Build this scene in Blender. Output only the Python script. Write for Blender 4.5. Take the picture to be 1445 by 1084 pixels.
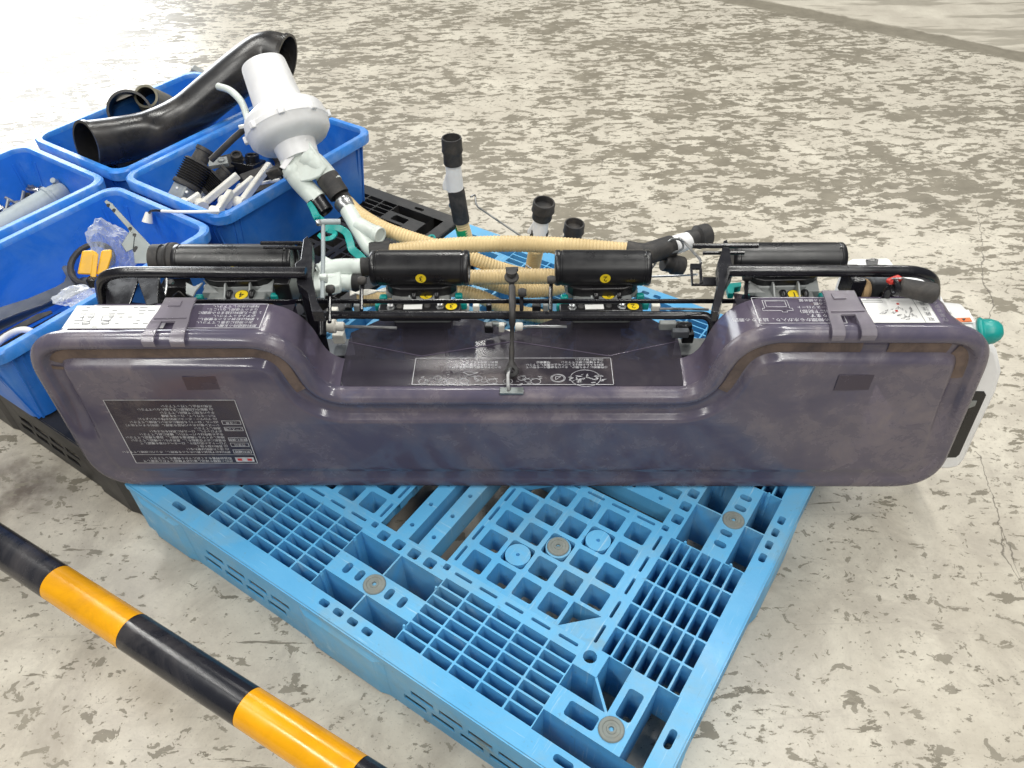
import bpy, bmesh, math, random
from mathutils import Vector, Matrix
random.seed(7)
R = math.radians
scene = bpy.context.scene
for o in list(bpy.data.objects): bpy.data.objects.remove(o)
C = scene.collection
# ---------------------------------------------------------------- camera
CAM_H, PITCH, ROLL, FPX = 1.29174, R(46.557), R(-1.171), 1095.9
CAM_R = Matrix.Rotation(PITCH, 3, 'X') @ Matrix.Rotation(ROLL, 3, 'Z')
cd = bpy.data.cameras.new('camera'); cam = bpy.data.objects.new('camera', cd); C.objects.link(cam)
cam.matrix_world = Matrix.Translation((0, 0, CAM_H)) @ CAM_R.to_4x4()
cd.sensor_width = 36; cd.lens = 36*FPX/1445; cd.clip_start = .02; cd.clip_end = 200
scene.camera = cam
# ---------------------------------------------------------------- light
w = bpy.data.worlds.new('World'); scene.world = w; w.use_nodes = True
w.node_tree.nodes['Background'].inputs[0].default_value = (.93, .97, 1, 1)
w.node_tree.nodes['Background'].inputs[1].default_value = .15
def area(name, loc, target, sx, sy, power, col=(1, .98, .94)):
    l = bpy.data.lights.new(name, 'AREA'); l.shape = 'RECTANGLE'; l.size = sx; l.size_y = sy
    l.energy = power; l.color = col
    o = bpy.data.objects.new(name, l); C.objects.link(o); o.location = loc
    o.rotation_euler = (Vector(target)-Vector(loc)).to_track_quat('-Z', 'Y').to_euler()
    return o
# twin fluorescent tubes under the hall roof, running away from the camera
for x, y in ((-2.6, -3.6), (1.5, -3.6), (-2.6, -.6), (-2.6, 2.6), (1.5, -.6), (1.5, 2.6), (-.5, 5.6), (3.6, 5.6)):
    for d in (-.11, .11):
        area('ceiling_tube', (x+d, y, 4.2), (x+d, y, 0), .06, 2.4, 39.5 if y > -3 else 56, (1, .985, .93))
# daylight from the open hall door, far beyond the bins
area('hall_door_daylight', (-5.6, 9.2, 2.1), (-1.6, 3.2, .2), 3.4, 3.6, 520, (.95, .98, 1))
vs = scene.view_settings
vs.view_transform = 'Standard'; vs.look = 'None'; vs.exposure = 0.0; vs.gamma = 1; vs.use_curve_mapping = False
scene.render.engine = 'CYCLES'
scene.cycles.transparent_max_bounces = 24
scene.cycles.max_bounces = 10

# ---------------------------------------------------------------- helpers: place
def ray(x, y): return CAM_R @ Vector(((x-722.5)/FPX, (542-y)/FPX, -1))
def at(x, y, Z):
    d = ray(x, y); return Vector((0, 0, CAM_H)) + d*((Z-CAM_H)/d.z)
def aty(x, y, Y):
    d = ray(x, y); return Vector((0, 0, CAM_H)) + d*(Y/d.y)
def atd(x, y, depth): return Vector((0, 0, CAM_H)) + ray(x, y)*depth
def depth(p): return -((CAM_R.transposed() @ (Vector(p)-Vector((0, 0, CAM_H)))).z)
# ---------------------------------------------------------------- helpers: materials
def nodes(name):
    m = bpy.data.materials.new(name); m.use_nodes = True
    nt = m.node_tree; return m, nt, nt.nodes, nt.links, nt.nodes['Principled BSDF']
def N(nt, t, **kw):
    n = nt.nodes.new(t)
    for k, v in kw.items():
        if k.startswith('i_'):
            n.inputs[k[2:].replace('_', ' ')].default_value = v
        else: setattr(n, k, v)
    return n
def ramp(nt, src, p0, c0, p1, c1, interp='LINEAR'):
    r = nt.nodes.new('ShaderNodeValToRGB'); e = r.color_ramp.elements; r.color_ramp.interpolation = interp
    e[0].position = p0; e[0].color = c0 if len(c0) == 4 else (*c0, 1)
    e[1].position = p1; e[1].color = c1 if len(c1) == 4 else (*c1, 1)
    nt.links.new(src, r.inputs[0]); return r
W1, K0 = (1, 1, 1, 1), (0, 0, 0, 1)
def mixc(nt, fac, a, b, mode='MIX'):
    m = nt.nodes.new('ShaderNodeMix'); m.data_type = 'RGBA'; m.blend_type = mode
    for s, v in ((m.inputs['Factor'], fac), (m.inputs['A'], a), (m.inputs['B'], b)):
        if hasattr(v, 'links'): nt.links.new(v, s)
        elif isinstance(v, (int, float)): s.default_value = v
        else: s.default_value = (*v, 1) if len(v) == 3 else v
    return m.outputs['Result']
def plain(name, col, rough=.5, metal=0, spec=.5, dirt=None, dirt_amt=.35, scale=14, bump=.0, bscale=60, trans=0, vary=.12, sub=0):
    m, nt, n, l, b = nodes(name)
    tc = N(nt, 'ShaderNodeTexCoord')
    ns = N(nt, 'ShaderNodeTexNoise', i_Scale=scale, i_Detail=6.0, i_Roughness=.62); l.new(tc.outputs['Object'], ns.inputs['Vector'])
    dark = tuple(c*(1-vary) for c in col); lite = tuple(min(1, c*(1+vary)) for c in col)
    r0 = ramp(nt, ns.outputs['Fac'], .35, dark, .65, lite)
    out = r0.outputs[0]
    if dirt:
        n2 = N(nt, 'ShaderNodeTexNoise', i_Scale=scale*.6, i_Detail=8.0, i_Roughness=.7, i_Distortion=.6); l.new(tc.outputs['Object'], n2.inputs['Vector'])
        r2 = ramp(nt, n2.outputs['Fac'], .46, K0, .72, (dirt_amt,)*3)
        out = mixc(nt, r2.outputs[0], out, dirt)
    l.new(out, b.inputs['Base Color'])
    rr = ramp(nt, ns.outputs['Fac'], .3, (max(.03, rough-.09),)*3, .7, (min(1, rough+.12),)*3)
    l.new(rr.outputs[0], b.inputs['Roughness'])
    b.inputs['Metallic'].default_value = metal; b.inputs['Specular IOR Level'].default_value = spec
    if trans: b.inputs['Transmission Weight'].default_value = trans
    if sub:
        b.inputs['Subsurface Weight'].default_value = sub; b.inputs['Subsurface Radius'].default_value = (.02, .02, .02); b.inputs['Subsurface Scale'].default_value = .3
    if bump:
        nb = N(nt, 'ShaderNodeTexNoise', i_Scale=bscale, i_Detail=4.0); l.new(tc.outputs['Object'], nb.inputs['Vector'])
        bp = N(nt, 'ShaderNodeBump', i_Strength=bump, i_Distance=.002); l.new(nb.outputs['Fac'], bp.inputs['Height']); l.new(bp.outputs[0], b.inputs['Normal'])
    return m

def floor_mat():
    m, nt, n, l, b = nodes('worn_painted_concrete')
    tc = N(nt, 'ShaderNodeTexCoord'); P = tc.outputs['Object']
    sep = N(nt, 'ShaderNodeSeparateXYZ'); l.new(P, sep.inputs[0])
    def mp(rz, sc):
        q = N(nt, 'ShaderNodeMapping'); q.inputs['Rotation'].default_value = (0, 0, R(rz)); q.inputs['Scale'].default_value = sc
        l.new(P, q.inputs['Vector']); return q.outputs[0]
    def math_(op, a, c, d=None):
        q = N(nt, 'ShaderNodeMath', operation=op)
        for i, v in enumerate((a, c, d)):
            if v is None: continue
            if hasattr(v, 'links'): l.new(v, q.inputs[i])
            else: q.inputs[i].default_value = v
        return q.outputs[0]
    def mrange(v, a, c, d, e, kind='SMOOTHSTEP'):
        q = N(nt, 'ShaderNodeMapRange', interpolation_type=kind)
        l.new(v, q.inputs[0])
        for i, x in enumerate((a, c, d, e)): q.inputs[i+1].default_value = x
        return q.outputs[0]
    def noise(vec, sc, det=8, ro=.6, dist=0):
        q = N(nt, 'ShaderNodeTexNoise', i_Scale=sc, i_Detail=float(det), i_Roughness=ro, i_Distortion=dist); l.new(vec, q.inputs['Vector']); return q.outputs['Fac']
    big = noise(mp(-12, (1, 1.5, 1)), 1.5, 4, .55)
    # coverage of the flaked-off paint: heavy in the traffic lane beyond, light in front
    wear = mrange(sep.outputs['Y'], 1.0, 2.2, 0., 1.)
    wx = mrange(sep.outputs['X'], .75, 1.3, 0., .75)
    wear = math_('MAXIMUM', wear, math_('MULTIPLY', wx, mrange(sep.outputs['Y'], .75, 1.25, 0., 1.)))
    wear = math_('ADD', wear, math_('MULTIPLY', math_('SUBTRACT', big, .5), 2.3))
    f1 = noise(mp(-12, (1, 2.2, 1)), 15.5, 9, .68, .25); f2 = noise(mp(-10, (1, 1.7, 1)), 4.2, 6, .6, .3)
    flake = math_('ADD', math_('MULTIPLY', f1, .66), math_('MULTIPLY', f2, .34))
    thr = mrange(wear, -.3, 1.5, .398, .532, 'LINEAR')
    d = math_('SUBTRACT', thr, flake)
    mask = mrange(d, -.004, .006, 0., 1.)
    # small scattered chips everywhere
    ch = noise(mp(20, (1, 1.4, 1)), 26, 6, .6, .5)
    chthr = math_('ADD', .325, math_('MULTIPLY', noise(P, 3.1, 2), .13))
    chm = mrange(math_('SUBTRACT', chthr, ch), -.004, .006, 0., .85)
    mask = math_('MAXIMUM', mask, chm)
    fc_ = noise(mp(35, (1, 1.3, 1)), 62, 5, .6, .4); fthr = math_('ADD', .27, math_('MULTIPLY', noise(P, 5.2, 3), .17))
    mask = math_('MAXIMUM', mask, mrange(math_('SUBTRACT', fthr, fc_), -.004, .008, 0., .8))
    # straight scraped strokes
    st = noise(mp(-32, (.9, 9, 1)), 4.2, 7, .62, .2)
    stm = mrange(math_('SUBTRACT', .325, st), -.004, .006, 0., 1.)
    mask = math_('MAXIMUM', mask, stm)
    # painted lane beyond: a bare strip, then smoother paint
    lane = math_('ADD', math_('MULTIPLY', sep.outputs['X'], .61), math_('MULTIPLY', sep.outputs['Y'], .79))
    lane = math_('ADD', lane, math_('MULTIPLY', noise(P, 9, 5), .09))
    strip = math_('MULTIPLY', mrange(lane, 3.93, 3.96, 0., 1.), mrange(lane, 4.06, 4.09, 1., 0.))
    over = mrange(lane, 4.06, 4.1, 0., 1.)
    lanepatch = math_('MULTIPLY', over, mrange(noise(mp(52, (1, 6, 1)), 1.3, 4), .5, .56, 0., 1.))
    mask = math_('MULTIPLY', mask, math_('SUBTRACT', 1., over))
    mask = math_('MAXIMUM', mask, strip)
    mask = math_('MAXIMUM', mask, math_('MULTIPLY', lanepatch, .6))
    # paint
    pn = noise(P, 5, 8, .7)
    paint = ramp(nt, pn, .3, (.50, .455, .38), .72, (.69, .645, .545)).outputs[0]
    grime = mrange(noise(P, 3.2, 8, .68, .9), .42, .72, .0, .62)
    nearw = math_('MULTIPLY', mrange(sep.outputs['Y'], 1.9, .8, 0., 1.), mrange(sep.outputs['X'], .1, .6, 1., .45))
    paint = mixc(nt, math_('MULTIPLY', grime, nearw), paint, (.27, .23, .18))
    fine = mrange(noise(P, 60, 4, .7), .56, .74, 0., .45)
    paint = mixc(nt, fine, paint, (.37, .33, .27))
    # mottled dirt, faint tyre scuffs and trowel lines worn into the near paint
    nearm = mrange(sep.outputs['Y'], 2.3, 1.0, .25, 1.)
    mot = mrange(noise(P, 7.5, 10, .75, .6), .40, .66, 0., .55)
    paint = mixc(nt, math_('MULTIPLY', mot, nearm), paint, (.36, .32, .27))
    spk = mrange(noise(P, 210, 2, .5), .60, .74, 0., .5)
    paint = mixc(nt, spk, paint, (.33, .29, .24))
    for rz_, sc_, th_ in ((24, (.5, 16, 1), .60), (-38, (.6, 22, 1), .62), (80, (.5, 18, 1), .63)):
        sf = mrange(noise(mp(rz_, sc_), 2.6, 8, .7, .15), th_, th_+.1, 0., .42)
        paint = mixc(nt, math_('MULTIPLY', sf, nearm), paint, (.31, .275, .235))
    # oily stain on the paint left of the pallet
    ds = N(nt, 'ShaderNodeVectorMath', operation='DISTANCE'); l.new(P, ds.inputs[0]); s0 = at(25, 690, 0); ds.inputs[1].default_value = (s0.x, s0.y, 0)
    oil = math_('MULTIPLY', mrange(ds.outputs['Value'], .02, .17, 1., 0.), mrange(noise(P, 14, 5), .3, .65, .15, .9))
    paint = mixc(nt, oil, paint, (.10, .075, .055))
    conc = ramp(nt, noise(P, 11, 8, .7), .3, (.18, .160, .122), .7, (.275, .247, .192)).outputs[0]
    col = mixc(nt, mask, paint, conc)
    # hairline cracks
    for pts, wd in (([(1378, 290), (1388, 350), (1386, 395), (1402, 425), (1392, 470), (1396, 520)], .0032), ([(1378, 640), (1392, 672), (1412, 742), (1416, 780), (1445, 835)], .0028),
                    ([(1412, 742), (1424, 775), (1445, 830)], .002), ([(830, 280), (850, 235), (845, 215)], .002)):
        acc = None
        wob = N(nt, 'ShaderNodeVectorMath', operation='ADD'); l.new(P, wob.inputs[0])
        nz = N(nt, 'ShaderNodeTexNoise', i_Scale=22.0, i_Detail=5.0); l.new(P, nz.inputs['Vector'])
        sc_ = N(nt, 'ShaderNodeVectorMath', operation='MULTIPLY_ADD'); l.new(nz.outputs['Color'], sc_.inputs[0]); sc_.inputs[1].default_value = (.035, .035, 0); sc_.inputs[2].default_value = (-.0175, -.0175, 0)
        l.new(sc_.outputs[0], wob.inputs[1])
        for p, q in zip(pts[:-1], pts[1:]):
            a, c = at(*p, 0), at(*q, 0); e = c-a; L2 = e.length_squared
            s = N(nt, 'ShaderNodeVectorMath', operation='SUBTRACT'); l.new(wob.outputs[0], s.inputs[0]); s.inputs[1].default_value = a
            dt = N(nt, 'ShaderNodeVectorMath', operation='DOT_PRODUCT'); l.new(s.outputs[0], dt.inputs[0]); dt.inputs[1].default_value = e/L2
            cl = N(nt, 'ShaderNodeClamp'); l.new(dt.outputs['Value'], cl.inputs[0])
            pj = N(nt, 'ShaderNodeVectorMath', operation='SCALE'); pj.inputs[0].default_value = e; l.new(cl.outputs[0], pj.inputs['Scale'])
            di = N(nt, 'ShaderNodeVectorMath', operation='DISTANCE'); l.new(s.outputs[0], di.inputs[0]); l.new(pj.outputs[0], di.inputs[1])
            acc = di.outputs['Value'] if acc is None else math_('MINIMUM', acc, di.outputs['Value'])
        wv = math_('MULTIPLY', acc, mrange(noise(P, 9, 4), .3, .7, 2.6, .75))
        col = mixc(nt, mrange(wv, wd*.25, wd, .75, 0.), col, (.11, .095, .075))
    l.new(col, b.inputs['Base Color'])
    rg = math_('ADD', mrange(mask, 0, 1, .36, .50), math_('MULTIPLY', math_('SUBTRACT', pn, .5), .35))
    l.new(rg, b.inputs['Roughness']); b.inputs['Specular IOR Level'].default_value = .5
    hgt = math_('SUBTRACT', math_('MULTIPLY', noise(P, 130, 3), .25), mask)
    bp = N(nt, 'ShaderNodeBump', i_Strength=.35, i_Distance=.0018); l.new(hgt, bp.inputs['Height']); l.new(bp.outputs[0], b.inputs['Normal'])
    return m

def smoke_mat(name, col=(.090, .076, .118), clear=.34, dust=.5, streak=1.0, tint=(.36, .30, .44)):
    """tinted clear plastic under a film of dried mud dust"""
    m, nt, n, l, b = nodes(name)
    tc = N(nt, 'ShaderNodeTexCoord'); P = tc.outputs['Object']
    n1 = N(nt, 'ShaderNodeTexNoise', i_Scale=4.2, i_Detail=7.0, i_Roughness=.62, i_Distortion=1.1); l.new(P, n1.inputs['Vector'])
    n2 = N(nt, 'ShaderNodeTexNoise', i_Scale=17.0, i_Detail=6.0, i_Roughness=.7, i_Distortion=.5); l.new(P, n2.inputs['Vector'])
    d1 = ramp(nt, n1.outputs['Fac'], .42, (.05,)*3, .66, (dust,)*3)
    d2 = ramp(nt, n2.outputs['Fac'], .40, (.25,)*3, .72, (1.,)*3)
    dm = mixc(nt, 1., d1.outputs[0], d2.outputs[0], 'MULTIPLY')
    colr = mixc(nt, dm, col, (.30, .245, .225))
    l.new(colr, b.inputs['Base Color'])
    rr = ramp(nt, dm, 0., (.13,)*3, .5, (.5,)*3); l.new(rr.outputs[0], b.inputs['Roughness'])
    b.inputs['IOR'].default_value = 1.5
    tr = N(nt, 'ShaderNodeBsdfTransparent'); tr.inputs[0].default_value = (*tint, 1)
    mx = N(nt, 'ShaderNodeMixShader')
    f = ramp(nt, dm, .0, (1-clear,)*3, .45, (1.,)*3)
    l.new(f.outputs[0], mx.inputs[0]); l.new(tr.outputs[0], mx.inputs[1]); l.new(b.outputs[0], mx.inputs[2])
    l.new(mx.outputs[0], n['Material Output'].inputs[0])
    return m
def film_mat(name, col, alpha, rough=.15):
    m, nt, n, l, b = nodes(name); b.inputs['Base Color'].default_value = (*col, 1); b.inputs['Roughness'].default_value = rough
    tr = N(nt, 'ShaderNodeBsdfTransparent'); mx = N(nt, 'ShaderNodeMixShader'); mx.inputs[0].default_value = alpha
    fr = N(nt, 'ShaderNodeLayerWeight', i_Blend=.35); ad = N(nt, 'ShaderNodeMath', operation='ADD', use_clamp=True); l.new(fr.outputs['Facing'], ad.inputs[0]); ad.inputs[1].default_value = alpha-.2
    l.new(ad.outputs[0], mx.inputs[0]); l.new(tr.outputs[0], mx.inputs[1]); l.new(b.outputs[0], mx.inputs[2]); l.new(mx.outputs[0], n['Material Output'].inputs[0])
    return m

M = {}
M['floor'] = floor_mat()
def pallet_mat():
    m, nt, n, l, b = nodes('sky_blue_polypropylene'); tc = N(nt, 'ShaderNodeTexCoord'); P = tc.outputs['Object']
    def ns(sc, det, ro, vec=P, dist=0.):
        q = N(nt, 'ShaderNodeTexNoise', i_Scale=sc, i_Detail=det, i_Roughness=ro, i_Distortion=dist); l.new(vec, q.inputs['Vector']); return q.outputs['Fac']
    mp = N(nt, 'ShaderNodeMapping'); mp.inputs['Rotation'].default_value = (0, 0, R(38)); mp.inputs['Scale'].default_value = (1.2, 26, 1); l.new(P, mp.inputs['Vector'])
    mp2 = N(nt, 'ShaderNodeMapping'); mp2.inputs['Rotation'].default_value = (0, 0, R(-25)); mp2.inputs['Scale'].default_value = (1.5, 34, 1); l.new(P, mp2.inputs['Vector'])
    c = ramp(nt, ns(3.1, 6., .6), .3, (.085, .365, .67), .7, (.135, .45, .75)).outputs[0]
    c = mixc(nt, ramp(nt, ns(6.5, 9., .72, dist=.7), .47, K0, .72, (.55,)*3).outputs[0], c, (.25, .37, .42))
    c = mixc(nt, ramp(nt, ns(9, 7., .7, mp.outputs[0]), .59, K0, .68, (.6,)*3).outputs[0], c, (.42, .62, .76))
    c = mixc(nt, ramp(nt, ns(8, 7., .7, mp2.outputs[0]), .64, K0, .72, (.5,)*3).outputs[0], c, (.10, .22, .33))
    c = mixc(nt, ramp(nt, ns(4.6, 5., .6, dist=.4), .655, K0, .76, (.75,)*3).outputs[0], c, (.22, .215, .11))
    c = mixc(nt, ramp(nt, ns(70, 3., .6), .66, K0, .74, (.45,)*3).outputs[0], c, (.12, .20, .25))
    l.new(c, b.inputs['Base Color'])
    l.new(ramp(nt, ns(12, 6., .7), .3, (.30,)*3, .7, (.52,)*3).outputs[0], b.inputs['Roughness'])
    bp = N(nt, 'ShaderNodeBump', i_Strength=.12, i_Distance=.002); l.new(ns(150, 3., .5), bp.inputs['Height']); l.new(bp.outputs[0], b.inputs['Normal'])
    return m
M['pallet'] = pallet_mat()
M['black_pallet'] = plain('black_recycled_plastic', (.018, .018, .02), .45, dirt=(.12, .11, .10), dirt_amt=.4, scale=9, bump=.2, bscale=120)
M['washer'] = plain('grey_green_rubber', (.20, .225, .215), .6, dirt=(.22, .16, .10), dirt_amt=.6, scale=30)
M['bin'] = plain('bin_blue_plastic', (.020, .18, .69), .35, dirt=(.14, .33, .68), dirt_amt=.5, scale=11, bump=.06, bscale=120, vary=.06)
M['binrim'] = plain('scuffed_bin_rim', (.045, .26, .78), .35, dirt=(.40, .55, .80), dirt_amt=.5, scale=22)
M['black'] = plain('black_plastic', (.010, .010, .012), .30, dirt=(.08, .07, .07), dirt_amt=.10, scale=18)
M['blacksteel'] = plain('black_painted_steel', (.011, .011, .015), .22, dirt=(.10, .09, .08), dirt_amt=.08, scale=24)
M['rubber'] = plain('dusty_black_rubber', (.028, .027, .028), .6, dirt=(.16, .14, .12), dirt_amt=.45, scale=30)
M['duct'] = plain('muddy_black_duct', (.016, .016, .018), .3, dirt=(.10, .085, .07), dirt_amt=.55, scale=9)
M['hose'] = plain('cream_hose', (.72, .55, .29), .45, dirt=(.46, .32, .14), dirt_amt=.45, scale=11, vary=.1)
M['white'] = plain('white_plastic', (.88, .88, .89), .38, dirt=(.55, .52, .47), dirt_amt=.22, scale=16, vary=.04)
M['cream'] = plain('cream_plastic', (.82, .80, .73), .4, dirt=(.4, .35, .28), dirt_amt=.35, scale=24, vary=.06)
M['milky'] = plain('milky_translucent_plastic', (.70, .76, .72), .35, dirt=(.45, .42, .34), dirt_amt=.3, scale=15, vary=.05, sub=.35)
M['greyplas'] = plain('grey_plastic', (.34, .36, .36), .4, dirt=(.2, .18, .16), dirt_amt=.4, scale=25)
M['pipegrey'] = plain('grey_pvc', (.36, .41, .43), .42, dirt=(.5, .52, .5), dirt_amt=.4, scale=20)
M['olive'] = plain('dusty_olive_rubber', (.20, .185, .13), .6, dirt=(.3, .27, .2), dirt_amt=.5, scale=20)
M['casegrey'] = plain('grey_cast_case', (.25, .265, .265), .4, dirt=(.36, .34, .31), dirt_amt=.5, scale=30)
M['teal'] = plain('teal_plastic', (.0, .31, .285), .36, dirt=(.05, .20, .19), dirt_amt=.4, scale=25)
M['steel'] = plain('bare_steel', (.42, .43, .44), .32, metal=.9, dirt=(.25, .2, .15), dirt_amt=.35, scale=30)
M['zinc'] = plain('zinc_plate', (.20, .22, .22), .40, metal=.75, dirt=(.3, .3, .27), dirt_amt=.4, scale=20)
M['dull'] = plain('dull_dark_steel', (.14, .15, .165), .42, metal=.6, dirt=(.25, .26, .28), dirt_amt=.4, scale=20)
M['yellow'] = plain('yellow_plastic', (.78, .43, .025), .4, dirt=(.45, .26, .05), dirt_amt=.3, scale=25)
M['polyellow'] = plain('yellow_rail_sleeve', (.85, .39, .006), .22, dirt=(.38, .17, .02), dirt_amt=.5, scale=11, vary=.07, bump=.08, bscale=35)
M['polblack'] = plain('black_rail_sleeve', (.014, .015, .021), .2, dirt=(.11, .10, .10), dirt_amt=.55, scale=9, bump=.08, bscale=35)
M['sticker'] = plain('yellow_sticker', (.84, .62, .02), .45, vary=.04)
M['ink'] = plain('black_ink', (.01, .01, .01), .5)
M['print'] = plain('white_print', (.55, .55, .58), .5, vary=.25, scale=80)
M['paper'] = plain('white_label', (.82, .82, .81), .4, dirt=(.55, .52, .47), dirt_amt=.3, scale=18, vary=.03)
M['greyink'] = plain('grey_ink', (.16, .16, .17), .5)
M['red'] = plain('red_plastic', (.55, .03, .02), .4)
M['orange'] = plain('orange_sticker', (.85, .17, .02), .45)
M['green'] = plain('green_tape', (.01, .35, .12), .4)
M['tan'] = plain('tan_cardboard', (.45, .30, .16), .7)
M['lid'] = smoke_mat('smoked_purple_lid', col=(.100, .091, .138), dust=.58, clear=.16)
M['skirt'] = smoke_mat('smoked_wall_with_sheen', col=(.135, .115, .17), dust=.25, clear=.30)  # paler than the lid: ceiling reflection and dust put into the base colour
M['latch'] = smoke_mat('smoked_latch', col=(.28, .26, .30), dust=.35, clear=.45, tint=(.7, .66, .74))
M['funnel'] = smoke_mat('smoked_funnel_shaded', col=(.048, .044, .062), dust=.14, clear=.42, tint=(.34, .31, .4))  # darker copy of the smoked plastic; shade inside the hopper is coloured in
M['mud'] = plain('dried_mud', (.16, .115, .095), .85, dirt=(.05, .04, .045), dirt_amt=.9, scale=26, bump=.5, bscale=90, vary=.2)
M['patch'] = plain('dark_purple_film', (.045, .035, .058), .22, vary=.06)
M['tape'] = smoke_mat('dark_label_film', col=(.050, .045, .060), dust=.45, clear=.68, tint=(.74, .72, .76))
M['bag'] = film_mat('clear_bag_film', (.8, .83, .86), .32)

# ---------------------------------------------------------------- helpers: meshes
def finish(name, bm, mats, parent=None, smooth=True, bevel=0, weld=True, angle=40):
    if weld: bmesh.ops.remove_doubles(bm, verts=bm.verts, dist=1e-6)
    me = bpy.data.meshes.new(name); bm.to_mesh(me); bm.free()
    for k in (mats if isinstance(mats, (list, tuple)) else [mats]): me.materials.append(M[k])
    if smooth:
        me.polygons.foreach_set('use_smooth', [True]*len(me.polygons))
        me.set_sharp_from_angle(angle=R(angle))
    o = bpy.data.objects.new(name, me); C.objects.link(o)
    if bevel:
        b = o.modifiers.new('bevel', 'BEVEL'); b.width = bevel; b.segments = 2; b.limit_method = 'ANGLE'; b.angle_limit = R(35)
    if parent is not None: o.parent = parent
    return o
def empty(name, loc=(0, 0, 0), rz=0, label=None, cat=None, group=None):
    o = bpy.data.objects.new(name, None); C.objects.link(o); o.location = loc; o.rotation_euler = (0, 0, rz); o.empty_display_size = .05
    if label: tag(o, label, cat, group)
    return o
def tag(o, label, cat, group=None):
    o['label'] = label; o['category'] = cat
    if group: o['group'] = group
    return o
def box(bm, c, s, rot=None, mat=0):
    Mx = Matrix.Translation(c) @ (rot.to_4x4() if rot is not None else Matrix()) @ Matrix.Diagonal((*s, 1))
    r = bmesh.ops.create_cube(bm, size=1, matrix=Mx)
    for v in r['verts']:
        for f in v.link_faces: f.material_index = mat
def frame(d, up=(0, 0, 1)):
    z = Vector(d).normalized(); x = Vector(up).cross(z)
    if x.length < 1e-4: x = Vector((1, 0, 0)).cross(z)
    x.normalize(); y = z.cross(x)
    return Matrix((x, y, z)).transposed()
def lathe(bm, p0, p1, prof, n=24, mat=0, cap=(True, True), ell=1.0, up=(0, 0, 1)):
    """profile of (distance fraction, radius) swept round the axis p0-p1"""
    p0, p1 = Vector(p0), Vector(p1); F = frame(p1-p0, up); L = (p1-p0).length
    rings = []
    for t, r in prof:
        rings.append([bm.verts.new(p0 + F @ Vector((r*math.cos(2*math.pi*k/n), r*ell*math.sin(2*math.pi*k/n), t*L))) for k in range(n)])
    for a, c in zip(rings[:-1], rings[1:]):
        for k in range(n):
            f = bm.faces.new((a[k], a[(k+1) % n], c[(k+1) % n], c[k])); f.material_index = mat
    if cap[0]: bm.faces.new(rings[0][::-1]).material_index = mat
    if cap[1]: bm.faces.new(rings[-1]).material_index = mat
def spline(pts, n=8):
    pts = [Vector(p) for p in pts]
    if len(pts) < 3: return pts
    out = []; P = [2*pts[0]-pts[1]] + pts + [2*pts[-1]-pts[-2]]
    for i in range(1, len(P)-2):
        a, b_, c, d = P[i-1:i+3]
        for k in range(n):
            t = k/n
            out.append(.5*((2*b_) + (c-a)*t + (2*a-5*b_+4*c-d)*t*t + (3*b_-a-3*c+d)*t**3))
    out.append(pts[-1]); return out
def fillet(pts, r, n=6):
    pts = [Vector(p) for p in pts]; out = [pts[0]]
    for a, b_, c in zip(pts[:-2], pts[1:-1], pts[2:]):
        u, v = (a-b_), (c-b_); rr = min(r, u.length*.48, v.length*.48)
        p, q = b_+u.normalized()*rr, b_+v.normalized()*rr
        for k in range(n+1):
            t = k/n; out.append((1-t)**2*p + 2*t*(1-t)*b_ + t*t*q)
    out.append(pts[-1]); return out
def tube(bm, pts, r, n=12, mat=0, cap=True, rfun=None, ell=1.0):
    pts = [Vector(p) for p in pts]; rings = []; ref = None; s = 0
    for i, p in enumerate(pts):
        d = (pts[min(i+1, len(pts)-1)]-pts[max(i-1, 0)]).normalized()
        if ref is None: ref = frame(d).col[0]
        x = (ref - d*ref.dot(d)).normalized(); y = d.cross(x); ref = x
        if i: s += (p-pts[i-1]).length
        rr = rfun(s) if rfun else (r[i] if isinstance(r, (list, tuple)) else r)
        rings.append([bm.verts.new(p + x*rr*math.cos(2*math.pi*k/n) + y*rr*ell*math.sin(2*math.pi*k/n)) for k in range(n)])
    for a, c in zip(rings[:-1], rings[1:]):
        for k in range(n):
            bm.faces.new((a[k], a[(k+1) % n], c[(k+1) % n], c[k])).material_index = mat
    if cap: bm.faces.new(rings[0][::-1]).material_index = mat; bm.faces.new(rings[-1]).material_index = mat
def resample(pts, step):
    pts = [Vector(p) for p in pts]; out = [pts[0]]; acc = 0
    for a, b_ in zip(pts[:-1], pts[1:]):
        L = (b_-a).length; t = step-acc
        while t <= L: out.append(a.lerp(b_, t/L)); t += step
        acc = L-(t-step)
    return out
def prism(bm, poly, thick, mx, mat=0):
    a = [bm.verts.new(mx @ Vector((x, y, 0))) for x, y in poly]; b_ = [bm.verts.new(mx @ Vector((x, y, thick))) for x, y in poly]
    n = len(poly)
    bm.faces.new(a[::-1]).material_index = mat; bm.faces.new(b_).material_index = mat
    for k in range(n): bm.faces.new((a[k], a[(k+1) % n], b_[(k+1) % n], b_[k])).material_index = mat
def hull_prism(bm, pts, off, mat=0):
    """polygon of world points, given depth along off"""
    off = Vector(off); a = [bm.verts.new(p) for p in pts]; b_ = [bm.verts.new(Vector(p)+off) for p in pts]; n = len(pts)
    bm.faces.new(a).material_index = mat; bm.faces.new(b_[::-1]).material_index = mat
    for k in range(n): bm.faces.new((a[(k+1) % n], a[k], b_[k], b_[(k+1) % n])).material_index = mat
def rrect(hx, hy, r, n=4):
    out = []
    for cx, cy, a0 in ((hx-r, hy-r, 0), (-hx+r, hy-r, 90), (-hx+r, -hy+r, 180), (hx-r, -hy+r, 270)):
        for k in range(n+1):
            a = R(a0+90*k/n); out.append((cx+r*math.cos(a), cy+r*math.sin(a)))
    return out
def new(): return bmesh.new()

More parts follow.
